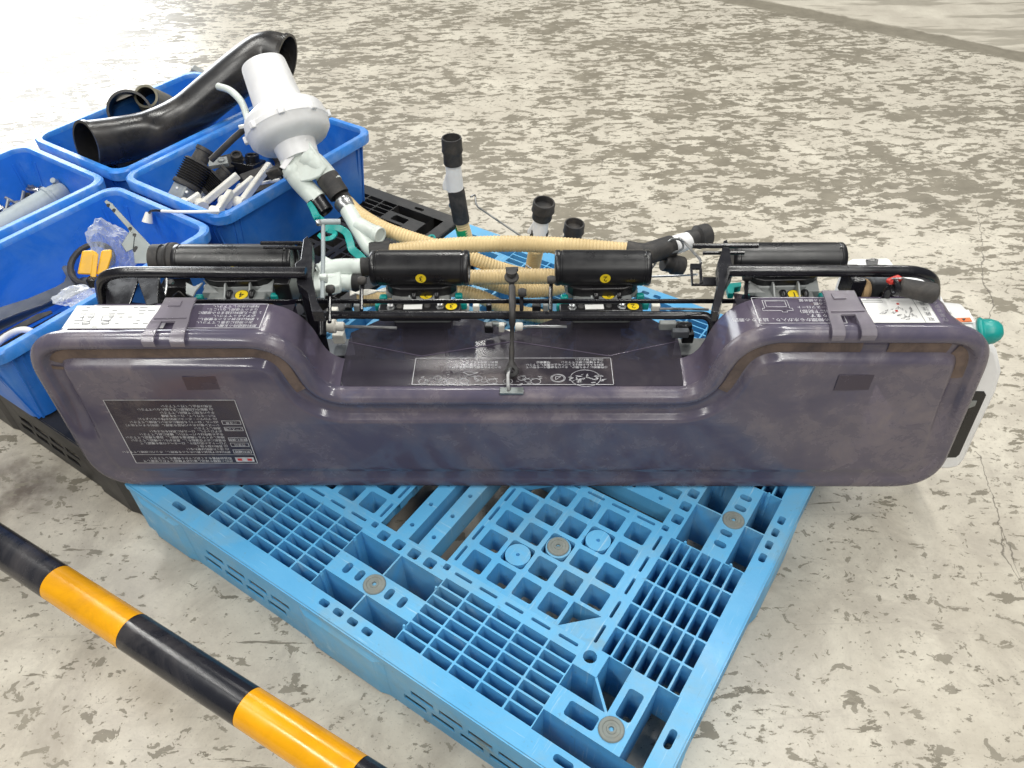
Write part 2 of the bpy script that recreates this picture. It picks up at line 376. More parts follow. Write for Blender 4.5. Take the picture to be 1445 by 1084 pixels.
# plate made of cells, each solid, open or with one rounded hole; mx maps (x, y, z) of the plate, z = 0 on its top, walls go down
def cells(bm, lst, mx, deep):
    def V(x, y, z): return bm.verts.new(mx @ Vector((x, y, z)))
    for c in lst:
        x0, y0, x1, y1 = c[:4]; h = c[4] if len(c) > 4 else None; dp = c[5] if len(c) > 5 else deep
        if h is None:
            bm.faces.new([V(x0, y0, 0), V(x1, y0, 0), V(x1, y1, 0), V(x0, y1, 0)]); continue
        if h == 'open':
            sides = c[6] if len(c) > 6 else 'nesw'
            for s, (a, b_) in {'s': ((x0, y0), (x1, y0)), 'e': ((x1, y0), (x1, y1)), 'n': ((x1, y1), (x0, y1)), 'w': ((x0, y1), (x0, y0))}.items():
                if s in sides: bm.faces.new([V(*a, 0), V(*b_, 0), V(*b_, -dp), V(*a, -dp)])
            continue
        cx, cy, hx, hy, r = h
        if r > 0: ring = [(cx+x, cy+y) for x, y in rrect(hx, hy, r, 4)]
        else: ring = [(cx+hx, cy+hy), (cx-hx, cy+hy), (cx-hx, cy-hy), (cx+hx, cy-hy)]
        m = len(ring)//4
        top = [V(*p, 0) for p in ring]; bot = [V(*p, -dp) for p in ring]
        cor = [V(x1, y1, 0), V(x0, y1, 0), V(x0, y0, 0), V(x1, y0, 0)]
        for q in range(4):
            for k in range(m-1): bm.faces.new([top[q*m+k], cor[q], top[q*m+k+1]])
            a = top[q*m+m-1]; b_ = top[((q+1) % 4)*m]
            bm.faces.new([a, cor[q], cor[(q+1) % 4], b_])
        nn = len(ring)
        for k in range(nn): bm.faces.new([top[k], top[(k+1) % nn], bot[(k+1) % nn], bot[k]])
    bmesh.ops.remove_doubles(bm, verts=bm.verts, dist=2e-6)
    bmesh.ops.recalc_face_normals(bm, faces=bm.faces)

# ================================================================ the floor
bm = new(); bmesh.ops.create_grid(bm, x_segments=8, y_segments=8, size=1, matrix=Matrix.Translation((0, 4, 0)) @ Matrix.Diagonal((14, 14, 1, 1)))
fl = finish('floor', bm, 'floor', smooth=False); fl['kind'] = 'structure'
# floor is drawn in world coordinates, so the sheet keeps its origin at 0

# ================================================================ pallets
def make_pallet(name, loc, rz, mat, label, washers=True):
    root = empty(name, loc, rz, label, 'pallet')
    H = .14; I = Matrix.Translation((-.55, -.55, H))
    def slots(x0, x1, y0, y1, n, hx, hy, r, cy=None, dp=.03):
        out = []; w_ = (x1-x0)/n
        for k in range(n): out.append((x0+k*w_, y0, x0+(k+1)*w_, y1, (x0+(k+.5)*w_, cy if cy else (y0+y1)/2, hx, hy, r), dp))
        return out
    # --- one corner
    c = [(0, 0, .035, .035), (.035, 0, .105, .035), (.105, 0, .155, .035, (.133, .02, .016, .006, .0055), .05), (.155, 0, .197, .035)]
    c += [(y0, x0, y1, x1, (h[0][1], h[0][0], h[0][3], h[0][2], h[0][4]), h[1]) if h else (y0, x0, y1, x1) for x0, y0, x1, y1, *h in c[1:]]
    c += [(.035, .035, .07, .197, 'open', .10, 'wen'), (.07, .035, .197, .07, 'open', .10, 'sne')]
    c += [(.07, .07, .115, .115), (.115, .07, .175, .115, (.145, .092, .025, .0125, .005), .1), (.175, .07, .197, .115),
          (.07, .115, .115, .175, (.092, .145, .0125, .025, .005), .1), (.07, .175, .115, .197)]
    c += [(.115, .115, .155, .197, 'open', .12, 'wn'), (.155, .115, .197, .155, 'open', .12, 'se'), (.155, .155, .197, .197, (.18, .18, .011, .011, .0105), .03)]
    bm = new(); cells(bm, c, I, .1)
    box(bm, I @ Vector((.135, .135, -.06)), (.004, .062, .119), Matrix.Rotation(R(-45), 3, 'Z'))
    hull_prism(bm, [I @ Vector(p) for p in ((.155, .155, 0), (.155, .155, -.12), (.1551, .197, -.12), (.1551, .197, 0))], (.0005, 0, 0))
    hull_prism(bm, [I @ Vector(p) for p in ((.155, .155, 0), (.197, .1551, 0), (.197, .1551, -.12), (.155, .155, -.12))], (0, .0005, 0))
    corner = finish('corner_block', bm, mat, root, smooth=False, bevel=0)
    # --- rim, middle block and inner beam of one edge
    e = [(.197, 0, .457, .035), (.643, 0, .903, .035), (.457, 0, .487, .035), (.613, 0, .643, .035)]
    e += slots(.487, .613, 0, .035, 4, .0095, .006, .004, .02)
    for x0, x1 in ((.457, .5485), (.5515, .643)):
        e += [(x0, .035, x1, .07, 'open', .11), (x0, .115, x1, .163, 'open', .11)]
    e += [(.5485, .035, .5515, .07), (.5485, .115, .5515, .163)]
    e += [(.457, .07, .475, .115), (.625, .07, .643, .115), (.52+.011, .07, .58-.011, .115)]
    e += slots(.475, .531, .07, .115, 2, .0065, .011, .006) + slots(.569, .625, .07, .115, 2, .0065, .011, .006)
    e += [(.457, .163, .48, .197, (.468, .188, .006, .006, .003), .02), (.62, .163, .643, .197, (.632, .188, .006, .006, .003), .02)]
    e += slots(.48, .62, .163, .197, 4, .0105, .0095, .004, .178)
    for a in (.197, .643):
        e += slots(a, a+.26, .172, .197, 5, .018, .0028, .0025, .186)
    bm = new(); cells(bm, e, I, .05)
    for x_ in (.4578, .6422):
        lathe(bm, I @ Vector((x_, .06, -.06)), I @ Vector((x_, .06, .004)), [(0, .004), (.9, .004), (1, .002)], 8)
        lathe(bm, I @ Vector((x_, .145, -.06)), I @ Vector((x_, .145, .004)), [(0, .004), (.9, .004), (1, .002)], 8)
    edge = finish('deck_edge', bm, mat, root, smooth=False)
    # --- slatted grid 5 x 7
    def grid(x0):
        c = []; px, py = .26/5, .137/7
        for i in range(5):
            for j in range(7):
                X, Y = x0+i*px, .035+j*py
                c.append((X, Y, X+px, Y+py, (X+px/2, Y+py/2, px/2-.0018, py/2-.0017, .0016)))
        bm = new(); cells(bm, c, I, .09); return finish('slat_grid', bm, mat, root, smooth=False)
    g1, g2 = grid(.197), grid(.643)
    # --- square-hole panel of one quadrant
    c = []; p0, pc = .199, .0515
    for i in range(5):
        for j in range(5):
            X, Y = p0+i*pc, p0+j*pc
            if (i, j) in ((0, 0), (4, 4)): c.append((X, Y, X+pc, Y+pc, 'open', .05)); continue
            if (i, j) in ((2, 2), (1, 3), (3, 1)): c.append((X, Y, X+pc, Y+pc, (X+pc/2, Y+pc/2, .0235, .0235, .006), .05)); continue
            c.append((X, Y, X+pc, Y+pc, (X+pc/2, Y+pc/2, .0195, .0195, .004), .062))
    e1 = p0+5*pc
    c += slots(p0, e1, e1, .475, 5, .018, .0028, .0025, .4645)
    c += [(y0, x0, y1, x1, (h[0][1], h[0][0], h[0][3], h[0][2], h[0][4]), h[1]) for x0, y0, x1, y1, *h in slots(p0, e1, e1, .475, 5, .018, .0028, .0025, .4645)]
    c += [(e1, e1, .475, .475), (.197, .197, .199, .475), (.199, .197, .475, .199)]
    bm = new(); cells(bm, c, I, .05)
    for s in (0, 1):           # filled triangle halves in two cells
        X = p0 + 4*pc*s
        tri = [(X, X), (X+pc, X), (X, X+pc)] if s == 0 else [(X+pc, X+pc), (X, X+pc), (X+pc, X)]
        prism(bm, tri, -.012, I @ Matrix.Translation((0, 0, -.0008)))
    q = finish('square_grid', bm, mat, root, smooth=False)
    # discs in three cells
    def disc(i, j):
        X, Y = p0+(i+.5)*pc, p0+(j+.5)*pc
        bm = new(); lathe(bm, I @ Vector((X, Y, -.03)), I @ Vector((X, Y, -.0002)), [(0, .0225), (1, .0225), (1, .0035), (.8, .003)], 24)
        return finish('round_boss', bm, mat, root)
    d1, d2, d3 = disc(1, 3), disc(3, 1), disc(2, 2)
    # --- two rails of one arm of the cross
    bars = []
    for xa, xb in ((.511, .539), (.561, .589)):
        cs = []; nb = 5; L = .277/nb
        for k in range(nb): cs.append((xa, .197+k*L, xb, .197+(k+1)*L, ((xa+xb)/2, .197+(k+.5)*L, .0042, .0042, .0041), .02))
        bm = new(); cells(bm, cs, I, .02)
        for xx in (xa, xb): bm.faces.new([bm.verts.new(I @ Vector(p)) for p in ((xx, .197, 0), (xx, .474, 0), (xx, .474, -.045), (xx, .197, -.045))])
        bars.append(finish('deck_rail', bm, mat, root, smooth=False))
    # --- side wall with two slotted windows
    S = Matrix.Translation((-.55, -.55, 0)) @ Matrix(((1, 0, 0, 0), (0, 0, -1, 0), (0, 1, 0, 0), (0, 0, 0, 1)))   # (x, z) -> wall facing -y
    cs = []
    for a, b_, kind in ((0, .17, 0), (.17, .44, 1), (.44, .66, 0), (.66, .93, 1), (.93, 1.1, 0)):
        if not kind: cs.append((a, 0, b_, .1375)); continue
        cs += [(a, 0, b_, .024), (a, .090, b_, .1375), (a, .024, a+.012, .057), (b_-.03, .024, b_, .057), (a, .057, a+.03, .090), (b_-.012, .057, b_, .090)]
        cs += slots(a+.012, b_-.03, .024, .057, 4, .023, .0085, .002, dp=.003) + slots(a+.03, b_-.012, .057, .090, 4, .023, .0085, .002, dp=.003)
    bm = new(); cells(bm, cs, S, .004)
    # raised panels of the blocks, with sloping ends
    for a, b_ in ((.02, .155), (.455, .645), (.945, 1.08)):
        y0, y1 = .004, .122
        lo = [Vector((a, y0, .0002)), Vector((b_, y0, .0002)), Vector((b_, y1, .0002)), Vector((a, y1, .0002))]
        hi = [Vector((a+.02, y0, .006)), Vector((b_-.02, y0, .006)), Vector((b_-.02, y1-.012, .006)), Vector((a+.02, y1-.012, .006))]
        lv = [bm.verts.new(S @ p) for p in lo]; hv = [bm.verts.new(S @ p) for p in hi]
        bm.faces.new(hv)
        for k in range(4): bm.faces.new((lv[k], lv[(k+1) % 4], hv[(k+1) % 4], hv[k]))
    # lip under the top and inner skin
    box(bm, (0, -.5515, .1325), (1.098, .0025, .013))
    bmesh.ops.recalc_face_normals(bm, faces=bm.faces)
    wall = finish('side_wall', bm, mat, root, smooth=False)
    # --- inner column walls seen through the openings
    bm = new()
    box(bm, (0, -.379, .043), (.192, .004, .08)); box(bm, (-.0975, -.45, .043), (.004, .128, .08)); box(bm, (.0975, -.45, .043), (.004, .128, .08))
    core = finish('inner_block', bm, mat, root, smooth=False)
    made = [corner, edge, g1, g2, q, d1, d2, d3, wall, core] + bars
    for k in range(1, 4):
        for o in made:
            x = o.copy(); C.objects.link(x); x.parent = root; x.rotation_euler = (0, 0, R(90*k))
    bm = new(); cells(bm, [(.474, .474, .511, .626), (.589, .474, .626, .626), (.511, .474, .589, .511), (.511, .589, .589, .626), (.511, .511, .589, .589, (.55, .55, .025, .025, .006), .05)], I, .05)
    finish('centre_plate', bm, mat, root, smooth=False)
    if washers:
        first = None
        for x, y in [(sx*.452, sy*.452) for sx in (-1, 1) for sy in (-1, 1)] + [(0, -.4575), (0, .4575), (.4575, 0), (-.4575, 0)] + [(sx*.2215, sy*.2215) for sx in (-1, 1) for sy in (-1, 1)]:
            if first is None:
                bm = new(); lathe(bm, (0, 0, -.002), (0, 0, .0035), [(0, .0195), (.7, .0195), (1, .018), (1, .0135), (.75, .0125), (.75, .008), (1.0, .007), (1., .004), (.2, .0035)], 28)
                first = finish('grip_washer', bm, 'washer', root); o = first
            else: o = first.copy(); C.objects.link(o); o.parent = root
            o.location = (x, y, H)
    return root
TH = R(34.506); PN = Vector((.1602, .33933, 0)); DV = Vector((math.sin(TH), math.cos(TH), 0)); DU = Vector((-math.cos(TH), math.sin(TH), 0))
def uvp(u, v, z=0): return PN + DU*u + DV*v + Vector((0, 0, z))
PRZ = math.atan2(DV.y, DV.x)
make_pallet('pallet', uvp(.55, .55), PRZ, 'pallet', 'sky blue moulded plastic pallet with open lattice deck under the smoked hopper')
make_pallet('pallet', uvp(1.668, .56), PRZ, 'black_pallet', 'black plastic pallet carrying the four blue bins', False)

# ================================================================ striped guard rail in front
G0, G1 = at(0, 770, .167), at(430, 1050, .167)
gd = (G1-G0).normalized()
gr = empty('guard_rail', G0 - gd*.25, 0, 'low black and yellow striped tubular guard rail on the floor', 'guard rail')
def grail(p): return Vector(p) - gr.location
t0 = (at(60, 828, .19)-G0).dot(gd); t1 = (at(175, 900, .19)-G0).dot(gd); t2 = (at(335, 1005, .19)-G0).dot(gd)
ya, yb, yc = [(at(x, y, .175)-G0).dot(gd) for x, y in ((77, 820), (176, 898), (338, 1008))]
stops = [yb-4*(yb-ya) + .0, ya-2*(yb-ya)*.95, ya, yb, yc, yc+(yb-ya)*1.15, yc+.36, yc+.62]
# legs are bent down beyond both ends
A, B = G0+gd*(ya-.42), G0+gd*(yc+.55)
path = fillet([Vector((A.x, A.y, .004)), A, B, Vector((B.x, B.y, .004))], .12, 10)
mid = path[11:-11]
segs = [(ya-.42, ya-.36+.12, 'polyellow')]
bm = new(); tube(bm, [p-gr.location for p in path], .0298, 28, cap=False); finish('core_tube', bm, 'polblack', gr)
for a, b_, k in ((ya-.28, ya, 'polblack'), (ya, yb, 'polyellow'), (yb, yc, 'polblack'), (yc, yc+.20, 'polyellow'), (yc+.20, yc+.32, 'polblack'), (yc+.32, yc+.42, 'polyellow')):
    bm = new(); p, q = G0+gd*(a+.0004)-gr.location, G0+gd*(b_-.0004)-gr.location
    tube(bm, [p, p.lerp(q, .5), q], .0308, 40, cap=False); finish('stripe_sleeve', bm, k, gr)
for P_ in (A, B):
    bm = new(); lathe(bm, Vector((P_.x, P_.y, 0))-gr.location, Vector((P_.x, P_.y, .008))-gr.location, [(0, .07), (1, .07), (1, .03)], 28, cap=(True, False)); finish('base_plate', bm, 'polblack', gr)

# ================================================================ blue bins
def make_bin(u0, u1, v0, v1, label):
    hx, hy, h = (v1-v0)/2, (u1-u0)/2, .208
    root = empty('parts_bin', uvp((u0+u1)/2, (v0+v1)/2, .142), PRZ, label, 'bin', 'blue bins on the black pallet')
    def loops(lst, name, mat):
        bm = new(); prev = None
        for dx, z, r in lst:
            ring = [bm.verts.new((x, y, z)) for x, y in rrect(hx+dx, hy+dx, r, 6)]
            if prev is None and name == 'tub': bm.faces.new(ring[::-1])
            if prev:
                n = len(ring)
                for k in range(n): bm.faces.new((prev[k], prev[(k+1) % n], ring[(k+1) % n], ring[k]))
            prev = ring
        if name == 'tub': bm.faces.new(prev)
        return finish(name, bm, mat, root)
    loops([(-.038, .0, .03), (-.034, .003, .032), (-.014, h-.012, .036), (-.0175, h-.012, .034), (-.038, .008, .03)], 'tub', 'bin')
    loops([(-.0138, h-.026, .036), (-.001, h-.026, .04), (0, h-.004, .04), (-.003, h, .04), (-.0155, h, .035), (-.0178, h-.004, .033), (-.0176, h-.014, .033)], 'rim', 'binrim')
    for sx in (-1, 1):
        for sy in (-1, 1):
            for off in (.045, .062):
                for q in (0, 1):
                    bm = new()
                    if q: hull_prism(bm, [Vector((sx*(hx-.0385), sy*(hy-off), .0)), Vector((sx*(hx-.012), sy*(hy-off), .174)), Vector((sx*(hx-.022), sy*(hy-off), .174)), Vector((sx*(hx-.045), sy*(hy-off), .0))], (0, .004, 0))
                    else: hull_prism(bm, [Vector((sx*(hx-off), sy*(hy-.0385), .0)), Vector((sx*(hx-off), sy*(hy-.012), .174)), Vector((sx*(hx-off), sy*(hy-.022), .174)), Vector((sx*(hx-off), sy*(hy-.045), .0))], (.004, 0, 0))
                    bmesh.ops.recalc_face_normals(bm, faces=bm.faces)
                    finish('corner_rib', bm, 'bin', root, smooth=False)
    return root
make_bin(1.756, 2.14, .545, 1.098, 'blue plastic bin holding the big black bent duct')
make_bin(1.372, 1.744, .541, 1.08, 'blue plastic bin holding white levers and black bellows')
make_bin(1.756, 2.13, -.03, .525, 'blue plastic bin holding a grey pipe and loose bolts')
make_bin(1.352, 1.726, -.03, .515, 'blue plastic bin holding flat steel bars and a plastic bag')

# ================================================================ the spreader unit, tipped over towards us
LT = Matrix.Translation((.012, .934, 0)) @ Matrix.Rotation(R(-1.65), 4, 'Z')
unit = empty('spreader_unit', (.012, 1.0, .142), R(-1.65), 'smoked purple hopper unit with black rollers lying tipped across the blue pallet', 'hopper unit')
UW = Matrix.Translation(unit.location) @ Matrix.Rotation(R(-1.65), 4, 'Z')
def part(name, bm, mats, parent=None, **kw):
    """part of the spreader unit, mesh given in world coordinates"""
    o = finish(name, bm, mats, **kw)
    if parent is None: o.parent = unit; o.matrix_parent_inverse = UW.inverted()
    else: o.parent = parent
    return o
def text(bm, s, size, mx, mat=0, align='CENTER'):
    c = bpy.data.curves.new('t', 'FONT'); c.body = s; c.size = size; c.align_x = align; c.align_y = 'CENTER'; c.resolution_u = 1
    o = bpy.data.objects.new('t', c); C.objects.link(o)
    me = bpy.data.meshes.new_from_object(o.evaluated_get(bpy.context.evaluated_depsgraph_get()))
    me.transform(mx); n0 = len(bm.faces); bm.from_mesh(me); bm.faces.ensure_lookup_table()
    for f in bm.faces[n0:]: f.material_index = mat
    bpy.data.objects.remove(o); bpy.data.curves.remove(c); bpy.data.meshes.remove(me)
def corner_round(poly, n=10):
    out = []; m = len(poly)
    for i in range(m):
        x, y, r = poly[i]; p = Vector((x, y)); a = Vector(poly[i-1][:2])-p; b_ = Vector(poly[(i+1) % m][:2])-p
        q0, q1 = p+a.normalized()*r, p+b_.normalized()*r
        for k in range(n+1):
            t = k/n; out.append((1-t)**2*q0 + 2*t*(1-t)*p + t*t*q1)
    return out
def densify(poly, step=.02):
    out = []
    for a, b_ in zip(poly, poly[1:]+poly[:1]):
        k = max(1, int((b_-a).length/step))
        out += [a.lerp(b_, i/k) for i in range(k)]
    return out
OUT = densify(corner_round([(-.798, .145, .085), (.772, .145, .085), (.741, .513, .075), (.346, .515, .075), (.305, .378, .042), (-.334, .378, .042), (-.368, .505, .072), (-.798, .503, .075)], 14))
def inset(d):
    n = len(OUT); res = []
    for i in range(n):
        t = (OUT[(i+1) % n]-OUT[i-1]).normalized(); nr = Vector((-t.y, t.x)); res.append(OUT[i]+nr*d)
    return res
def lid_rings(prof, name, mats, fill=False, parent=None, mi=None):
    bm = new(); prev = None
    for j, (d, y) in enumerate(prof):
        tp = .045 if y > .05 else 0.
        def tx(x): return x - math.copysign(tp, x)*min(1, max(0, (abs(x)-.60)/.18))**2
        def dy(p):
            if not fill or d < .0135: return y
            k = min(1, max(0, (p.y-.27)/.09)); k = k*k*(3-2*k); k = .16+.84*k
            return -.0068*(1-k) + y*k
        ring = [bm.verts.new(LT @ Vector((tx(p.x), dy(p), p.y))) for p in inset(d)]
        if prev:
            n = len(ring)
            for k in range(n):
                f = bm.faces.new((prev[k], ring[k], ring[(k+1) % n], prev[(k+1) % n])); f.material_index = mi[j-1] if mi else 0
        prev = ring
    if fill:
        from mathutils.geometry import tessellate_polygon
        P2 = inset(prof[-1][0])
        for t in tessellate_polygon([[Vector((p.x, p.y, 0)) for p in P2]]):
            try: bm.faces.new([prev[i] for i in t])
            except ValueError: pass
    bmesh.ops.recalc_face_normals(bm, faces=bm.faces)
    return part(name, bm, mats, parent, angle=50)
lid = lid_rings([(-.004, .020), (-.006, .014), (-.006, .006), (-.001, -.002), (.006, -.006), (.013, -.006), (.018, -.002), (.022, .005), (.0255, .0075), (.043, .0075), (.0465, .004), (.049, -.002), (.0525, -.0065), (.057, -.0083), (.0585, -.0085)],
                'lid', ['lid', 'mud'], True)
wall = lid_rings([(.004, .0955), (.0005, .094), (.0002, .06), (-.0005, .021)], 'hopper_wall', 'skirt')
# mud caught in the groove of the lid
bm = new(); prev = None
rnd = random.Random(3); IN = [inset(d) for d in (.0245, .034, .0435)]
nO = len(OUT); wob = [rnd.uniform(0, 1) for _ in range(nO)]
for i in range(nO):
    q = [LT @ Vector((IN[j][i].x, (.0062, .0054, .0062)[j], IN[j][i].y)) for j in range(3)]
    zz = OUT[i].y
    cur = [bm.verts.new(p) for p in q] if (zz > .40 and not (.05 < wob[i] < .07)) else None
    if prev and cur:
        for j in range(2): bm.faces.new((prev[j], prev[j+1], cur[j+1], cur[j]))
    prev = cur
o = part('mud_line', bm, 'mud', lid)
o['kind'] = 'stuff'
# four funnels of the hopper
def funnel(xa, xb, za, zb, cx, half=.083, y0=.024, yg=.100, ym=.166, y1=.222, drop=.009):
    bm = new()
    def V(x, y, z): return bm.verts.new(LT @ Vector((x, y, z)))
    T = [V(xa, y0, zb), V(xb, y0, zb), V(xb, ym, zb), V(cx+half, y1, zb-drop), V(cx-half, y1, zb-drop), V(xa, ym, zb)]
    Bt = [V(xa, .096, za), V(xb, .096, za), V(xb, ym, za+.05), V(cx+half*.8, y1, za+.10), V(cx-half*.8, y1, za+.10), V(xa, ym, za+.05)]
    G = V(cx, yg, zb); k0, k1 = V(xa, .135, zb), V(xb, .135, zb)
    bm.faces.new((T[0], T[1], k1, G, k0)); bm.faces.new((k1, T[2], G)); bm.faces.new((k0, G, T[5])); bm.faces.new((T[2], T[3], G)); bm.faces.new((T[3], T[4], G)); bm.faces.new((T[4], T[5], G))
    for k in range(1, 6): bm.faces.new((T[k], T[(k+1) % 6], Bt[(k+1) % 6], Bt[k])) if k not in (1, 5) else None
    bm.faces.new(Bt[::-1]); bmesh.ops.recalc_face_normals(bm, faces=bm.faces)
    fo = part('funnel', bm, 'funnel', smooth=False)
    if zb < .4:
        for sx in (xa, xb):
            bm = new(); tube(bm, [LT @ Vector((sx, .140, zb+.0004)), LT @ Vector(((sx+cx)/2, (.140+yg)/2, zb+.0006)), LT @ Vector((cx, yg, zb+.0004))], .0009, 8); part('crease_highlight_ridge', bm, 'skirt', fo)  # mould crease as a pale ridge, imitating the highlight along the fold
    return fo
CX = [at(1107, 366, .47), at(850, 378, .47), at(594, 378, .47), at(320, 368, .47)]     # the four rollers
funnel(-.72, -.384, .16, .482, CX[3].x+.02, .08, .092, .10, .12, .15, .10); funnel(-.312, -.0135, .16, .3800, CX[2].x-.012)
funnel(-.0115, .286, .16, .3800, CX[1].x-.012); funnel(.362, .66, .16, .492, CX[0].x-.01, .08, .092, .10, .12, .15, .10)
# inner bulkheads between the hopper chambers, seen dimly through the plastic
for x in (-.36, -.015, .32):
    bm = new(); box(bm, LT @ Vector((x, .05, .255)), (.004, .075, .19)); part('bulkhead', bm, 'skirt')
# printed labels (upside down to us: the reader stands behind)
FX = LT @ Matrix(((-1, 0, 0, 0), (0, 0, -1, 0), (0, -1, 0, 0), (0, 0, 0, 1)))          # label x,y -> front face, turned 180 degrees
TX = LT @ Matrix(((-1, 0, 0, 0), (0, -1, 0, 0), (0, 0, 1, 0), (0, 0, 0, 1)))           # label x,y -> top face, turned 180 degrees
def outline(bm, pts, wd, z, mx, mat):
    n = len(pts)
    for i in range(n):
        a, b_ = Vector(pts[i]), Vector(pts[(i+1) % n]); t = (b_-a).normalized(); nr = Vector((-t.y, t.x))*wd/2
        bm.faces.new([bm.verts.new(mx @ Vector((*p, z))) for p in (a-nr-t*wd/2, b_-nr+t*wd/2, b_+nr+t*wd/2, a+nr-t*wd/2)]).material_index = mat
def quad(bm, x0, y0, x1, y1, z, mx, mat):
    bm.faces.new([bm.verts.new(mx @ Vector((x, y, z))) for x, y in ((x0, y0), (x1, y0), (x1, y1), (x0, y1))]).material_index = mat
def label(name, mx, cx, cy, wd, ht, z, draw, mats, base=None):
    bm = new(); m = mx @ Matrix.Translation((cx, cy, z))
    if base is not None: quad(bm, -wd/2, -ht/2, wd/2, ht/2, 0, m, base)
    draw(bm, m)
    return part(name, bm, mats, lid, smooth=False, weld=False)
def lines(bm, m, x, y, dy, size, rows, z=.0006, mat=1):
    for k, r in enumerate(rows):
        if r: text(bm, r, size, m @ Matrix.Translation((x, y-k*dy, z)), mat, 'LEFT')
def big(bm, m):
    outline(bm, [(-.112, -.081), (.112, -.081), (.112, .081), (-.112, .081)], .0012, .0004, m, 1)
    quad(bm, -.108, .065, -.074, .077, .0004, m, 1); quad(bm, -.104, .068, -.096, .074, .0008, m, 2); quad(bm, -.086, .068, -.078, .074, .0008, m, 2)
    quad(bm, -.111, .0575, .111, .0583, .0004, m, 1)
    lines(bm, m, -.068, .0745, .0075, .0072, ['肥料の種類や繰出し量は必ず確認してから使用して', '取扱説明書をよく読んでから作業をして下さい'])
    hd = [(.049, '肥料補給'), (.031, '作業前'), (.017, '繰出し調節'), (-.010, 'シーズン後'), (-.026, 'ご注意')]
    for y, t in hd:
        outline(bm, [(-.108, y-.0045), (-.076, y-.0045), (-.076, y+.0045), (-.108, y+.0045)], .0009, .0004, m, 1); text(bm, t, .0068, m @ Matrix.Translation((-.092, y, .0006)), 1)
    lines(bm, m, -.070, .050, .0078, .0068, ['肥料は必ず粒状の乾いたものを使用し、ホッパに補給して下さい', '(1) 湿った肥料は使わない', '(2) 異物は取り除く', 'フロート上の泥は取り、ロータへの付着を確認して',
        '作業前に必ず空運転をし、異常がないか確認して下さい', '繰出しダイヤルで施肥量を調節し、目盛を確認して下さい', '条止め操作はレバーで行い、確実に戻して下さい', '必ずロックし、ロール内に肥料を残さない', '清掃して下さい',
        'シーズン後はホッパ内部を清掃し（肥料をすべて出す）', '(ロール・ロート) も同様に水洗いし乾燥して下さい', '(1) ブロワー・ホースに肥料が残らないように', 'カバーを外して、ロータを清掃', 'ホッパを閉じて格納して下さい', '(2) 運転中は回転部に手を触れないで下さい', '点検は停止して行って下さい'])
    # smear of mud over part of the label
label('label', FX, .592, -.298, .226, .164, .0092, big, ['tape', 'print', 'red'], 0)
def lab_left(bm, m):
    outline(bm, [(-.062, -.031), (.062, -.031), (.062, .031), (-.062, .031)], .001, .0004, m, 1)
    lines(bm, m, -.056, .025, .0084, .0075, ['肥料補給時のお願い', '　次の項目に注意して下さい。', '1. 肥料は粒状のものを使用し、', '　必ずふるって下さい。', '2. 湿った肥料は詰まりの原因に', '　なるので使用しないこと。', '　残肥は排出して下さい。'])
label('label', TX, .478, -.056, .126, .060, .5072, lab_left, ['tape', 'print'], None)
def lab_right(bm, m):
    outline(bm, [(-.068, -.033), (.068, -.033), (.068, .033), (-.068, .033)], .0011, .0004, m, 1)
    lines(bm, m, -.062, .024, .0105, .0095, ['側面の隙間から水が入り、詰まりの原因', 'になります。', '（特に下記部）'])
    lines(bm, m, -.062, -.008, .009, .0078, ['1  ケースフロート', '　 との間', '2  フタの締め部'])
    for p in ([(.012, -.005), (.052, -.005), (.052, -.026), (.012, -.026)], [(.016, -.009), (.048, -.009), (.048, -.024), (.016, -.024)], [(.008, .001), (.056, .001), (.056, -.005), (.008, -.005)], [(.018, .001), (.026, .001), (.026, .005), (.018, .005)]):
        outline(bm, p, .0008, .0004, m, 1)
label('label', TX, -.446, -.054, .14, .066, .5175, lab_right, ['tape', 'print'], None)
def lab_white_l(bm, m):
    rnd = random.Random(5)
    for k in range(7):
        for j in range(9):
            if rnd.random() < .42: quad(bm, -.07+j*.016, .026-k*.0085, -.07+j*.016+rnd.uniform(.004, .013), .0275-k*.0085, .0004, m, 1)
    for x in (.01, .042):
        outline(bm, [(x, -.002), (x+.018, -.002), (x+.016, .01), (x+.003, .012)], .001, .0004, m, 1); outline(bm, [(x+.002, .013), (x+.013, .015), (x+.010, .021), (x, .019)], .0008, .0004, m, 1)
label('warning_label', TX, .655, -.056, .165, .060, .5062, lab_white_l, ['paper', 'greyink'], 0)
def lab_white_r(bm, m):
    for x in (-.052, -.030): quad(bm, x, -.032, x+.0008, .032, .0004, m, 1)
    for k, t in enumerate('取扱注意'): text(bm, t, .010, m @ Matrix.Translation((-.041, .022-k*.013, .0006)), 1)
    for k, t in enumerate('作業者安全'): text(bm, t, .010, m @ Matrix.Translation((-.062, .024-k*.0115, .0006)), 1)
    rnd = random.Random(8)
    for k in range(26):
        x, y = rnd.uniform(-.02, .03), rnd.uniform(-.014, .022); a = rnd.uniform(0, 3.1); q = Vector((math.cos(a), math.sin(a)))*rnd.uniform(.004, .010); outline(bm, [(x, y), (x+q.x, y+q.y), (x+q.x*.6-q.y*.3, y+q.y*.6+q.x*.3)], .0005, .0004, m, 1)
    quad(bm, -.004, -.018, .0, -.014, .0008, m, 2); quad(bm, .004, .0, .008, .004, .0008, m, 2)
    for k in range(3): quad(bm, .02, -.022-k*.004, .06-k*.008, -.0205-k*.004, .0004, m, 1)
label('warning_label', TX, -.607, -.054, .105, .062, .5168, lab_white_r, ['paper', 'greyink', 'red'], 0)
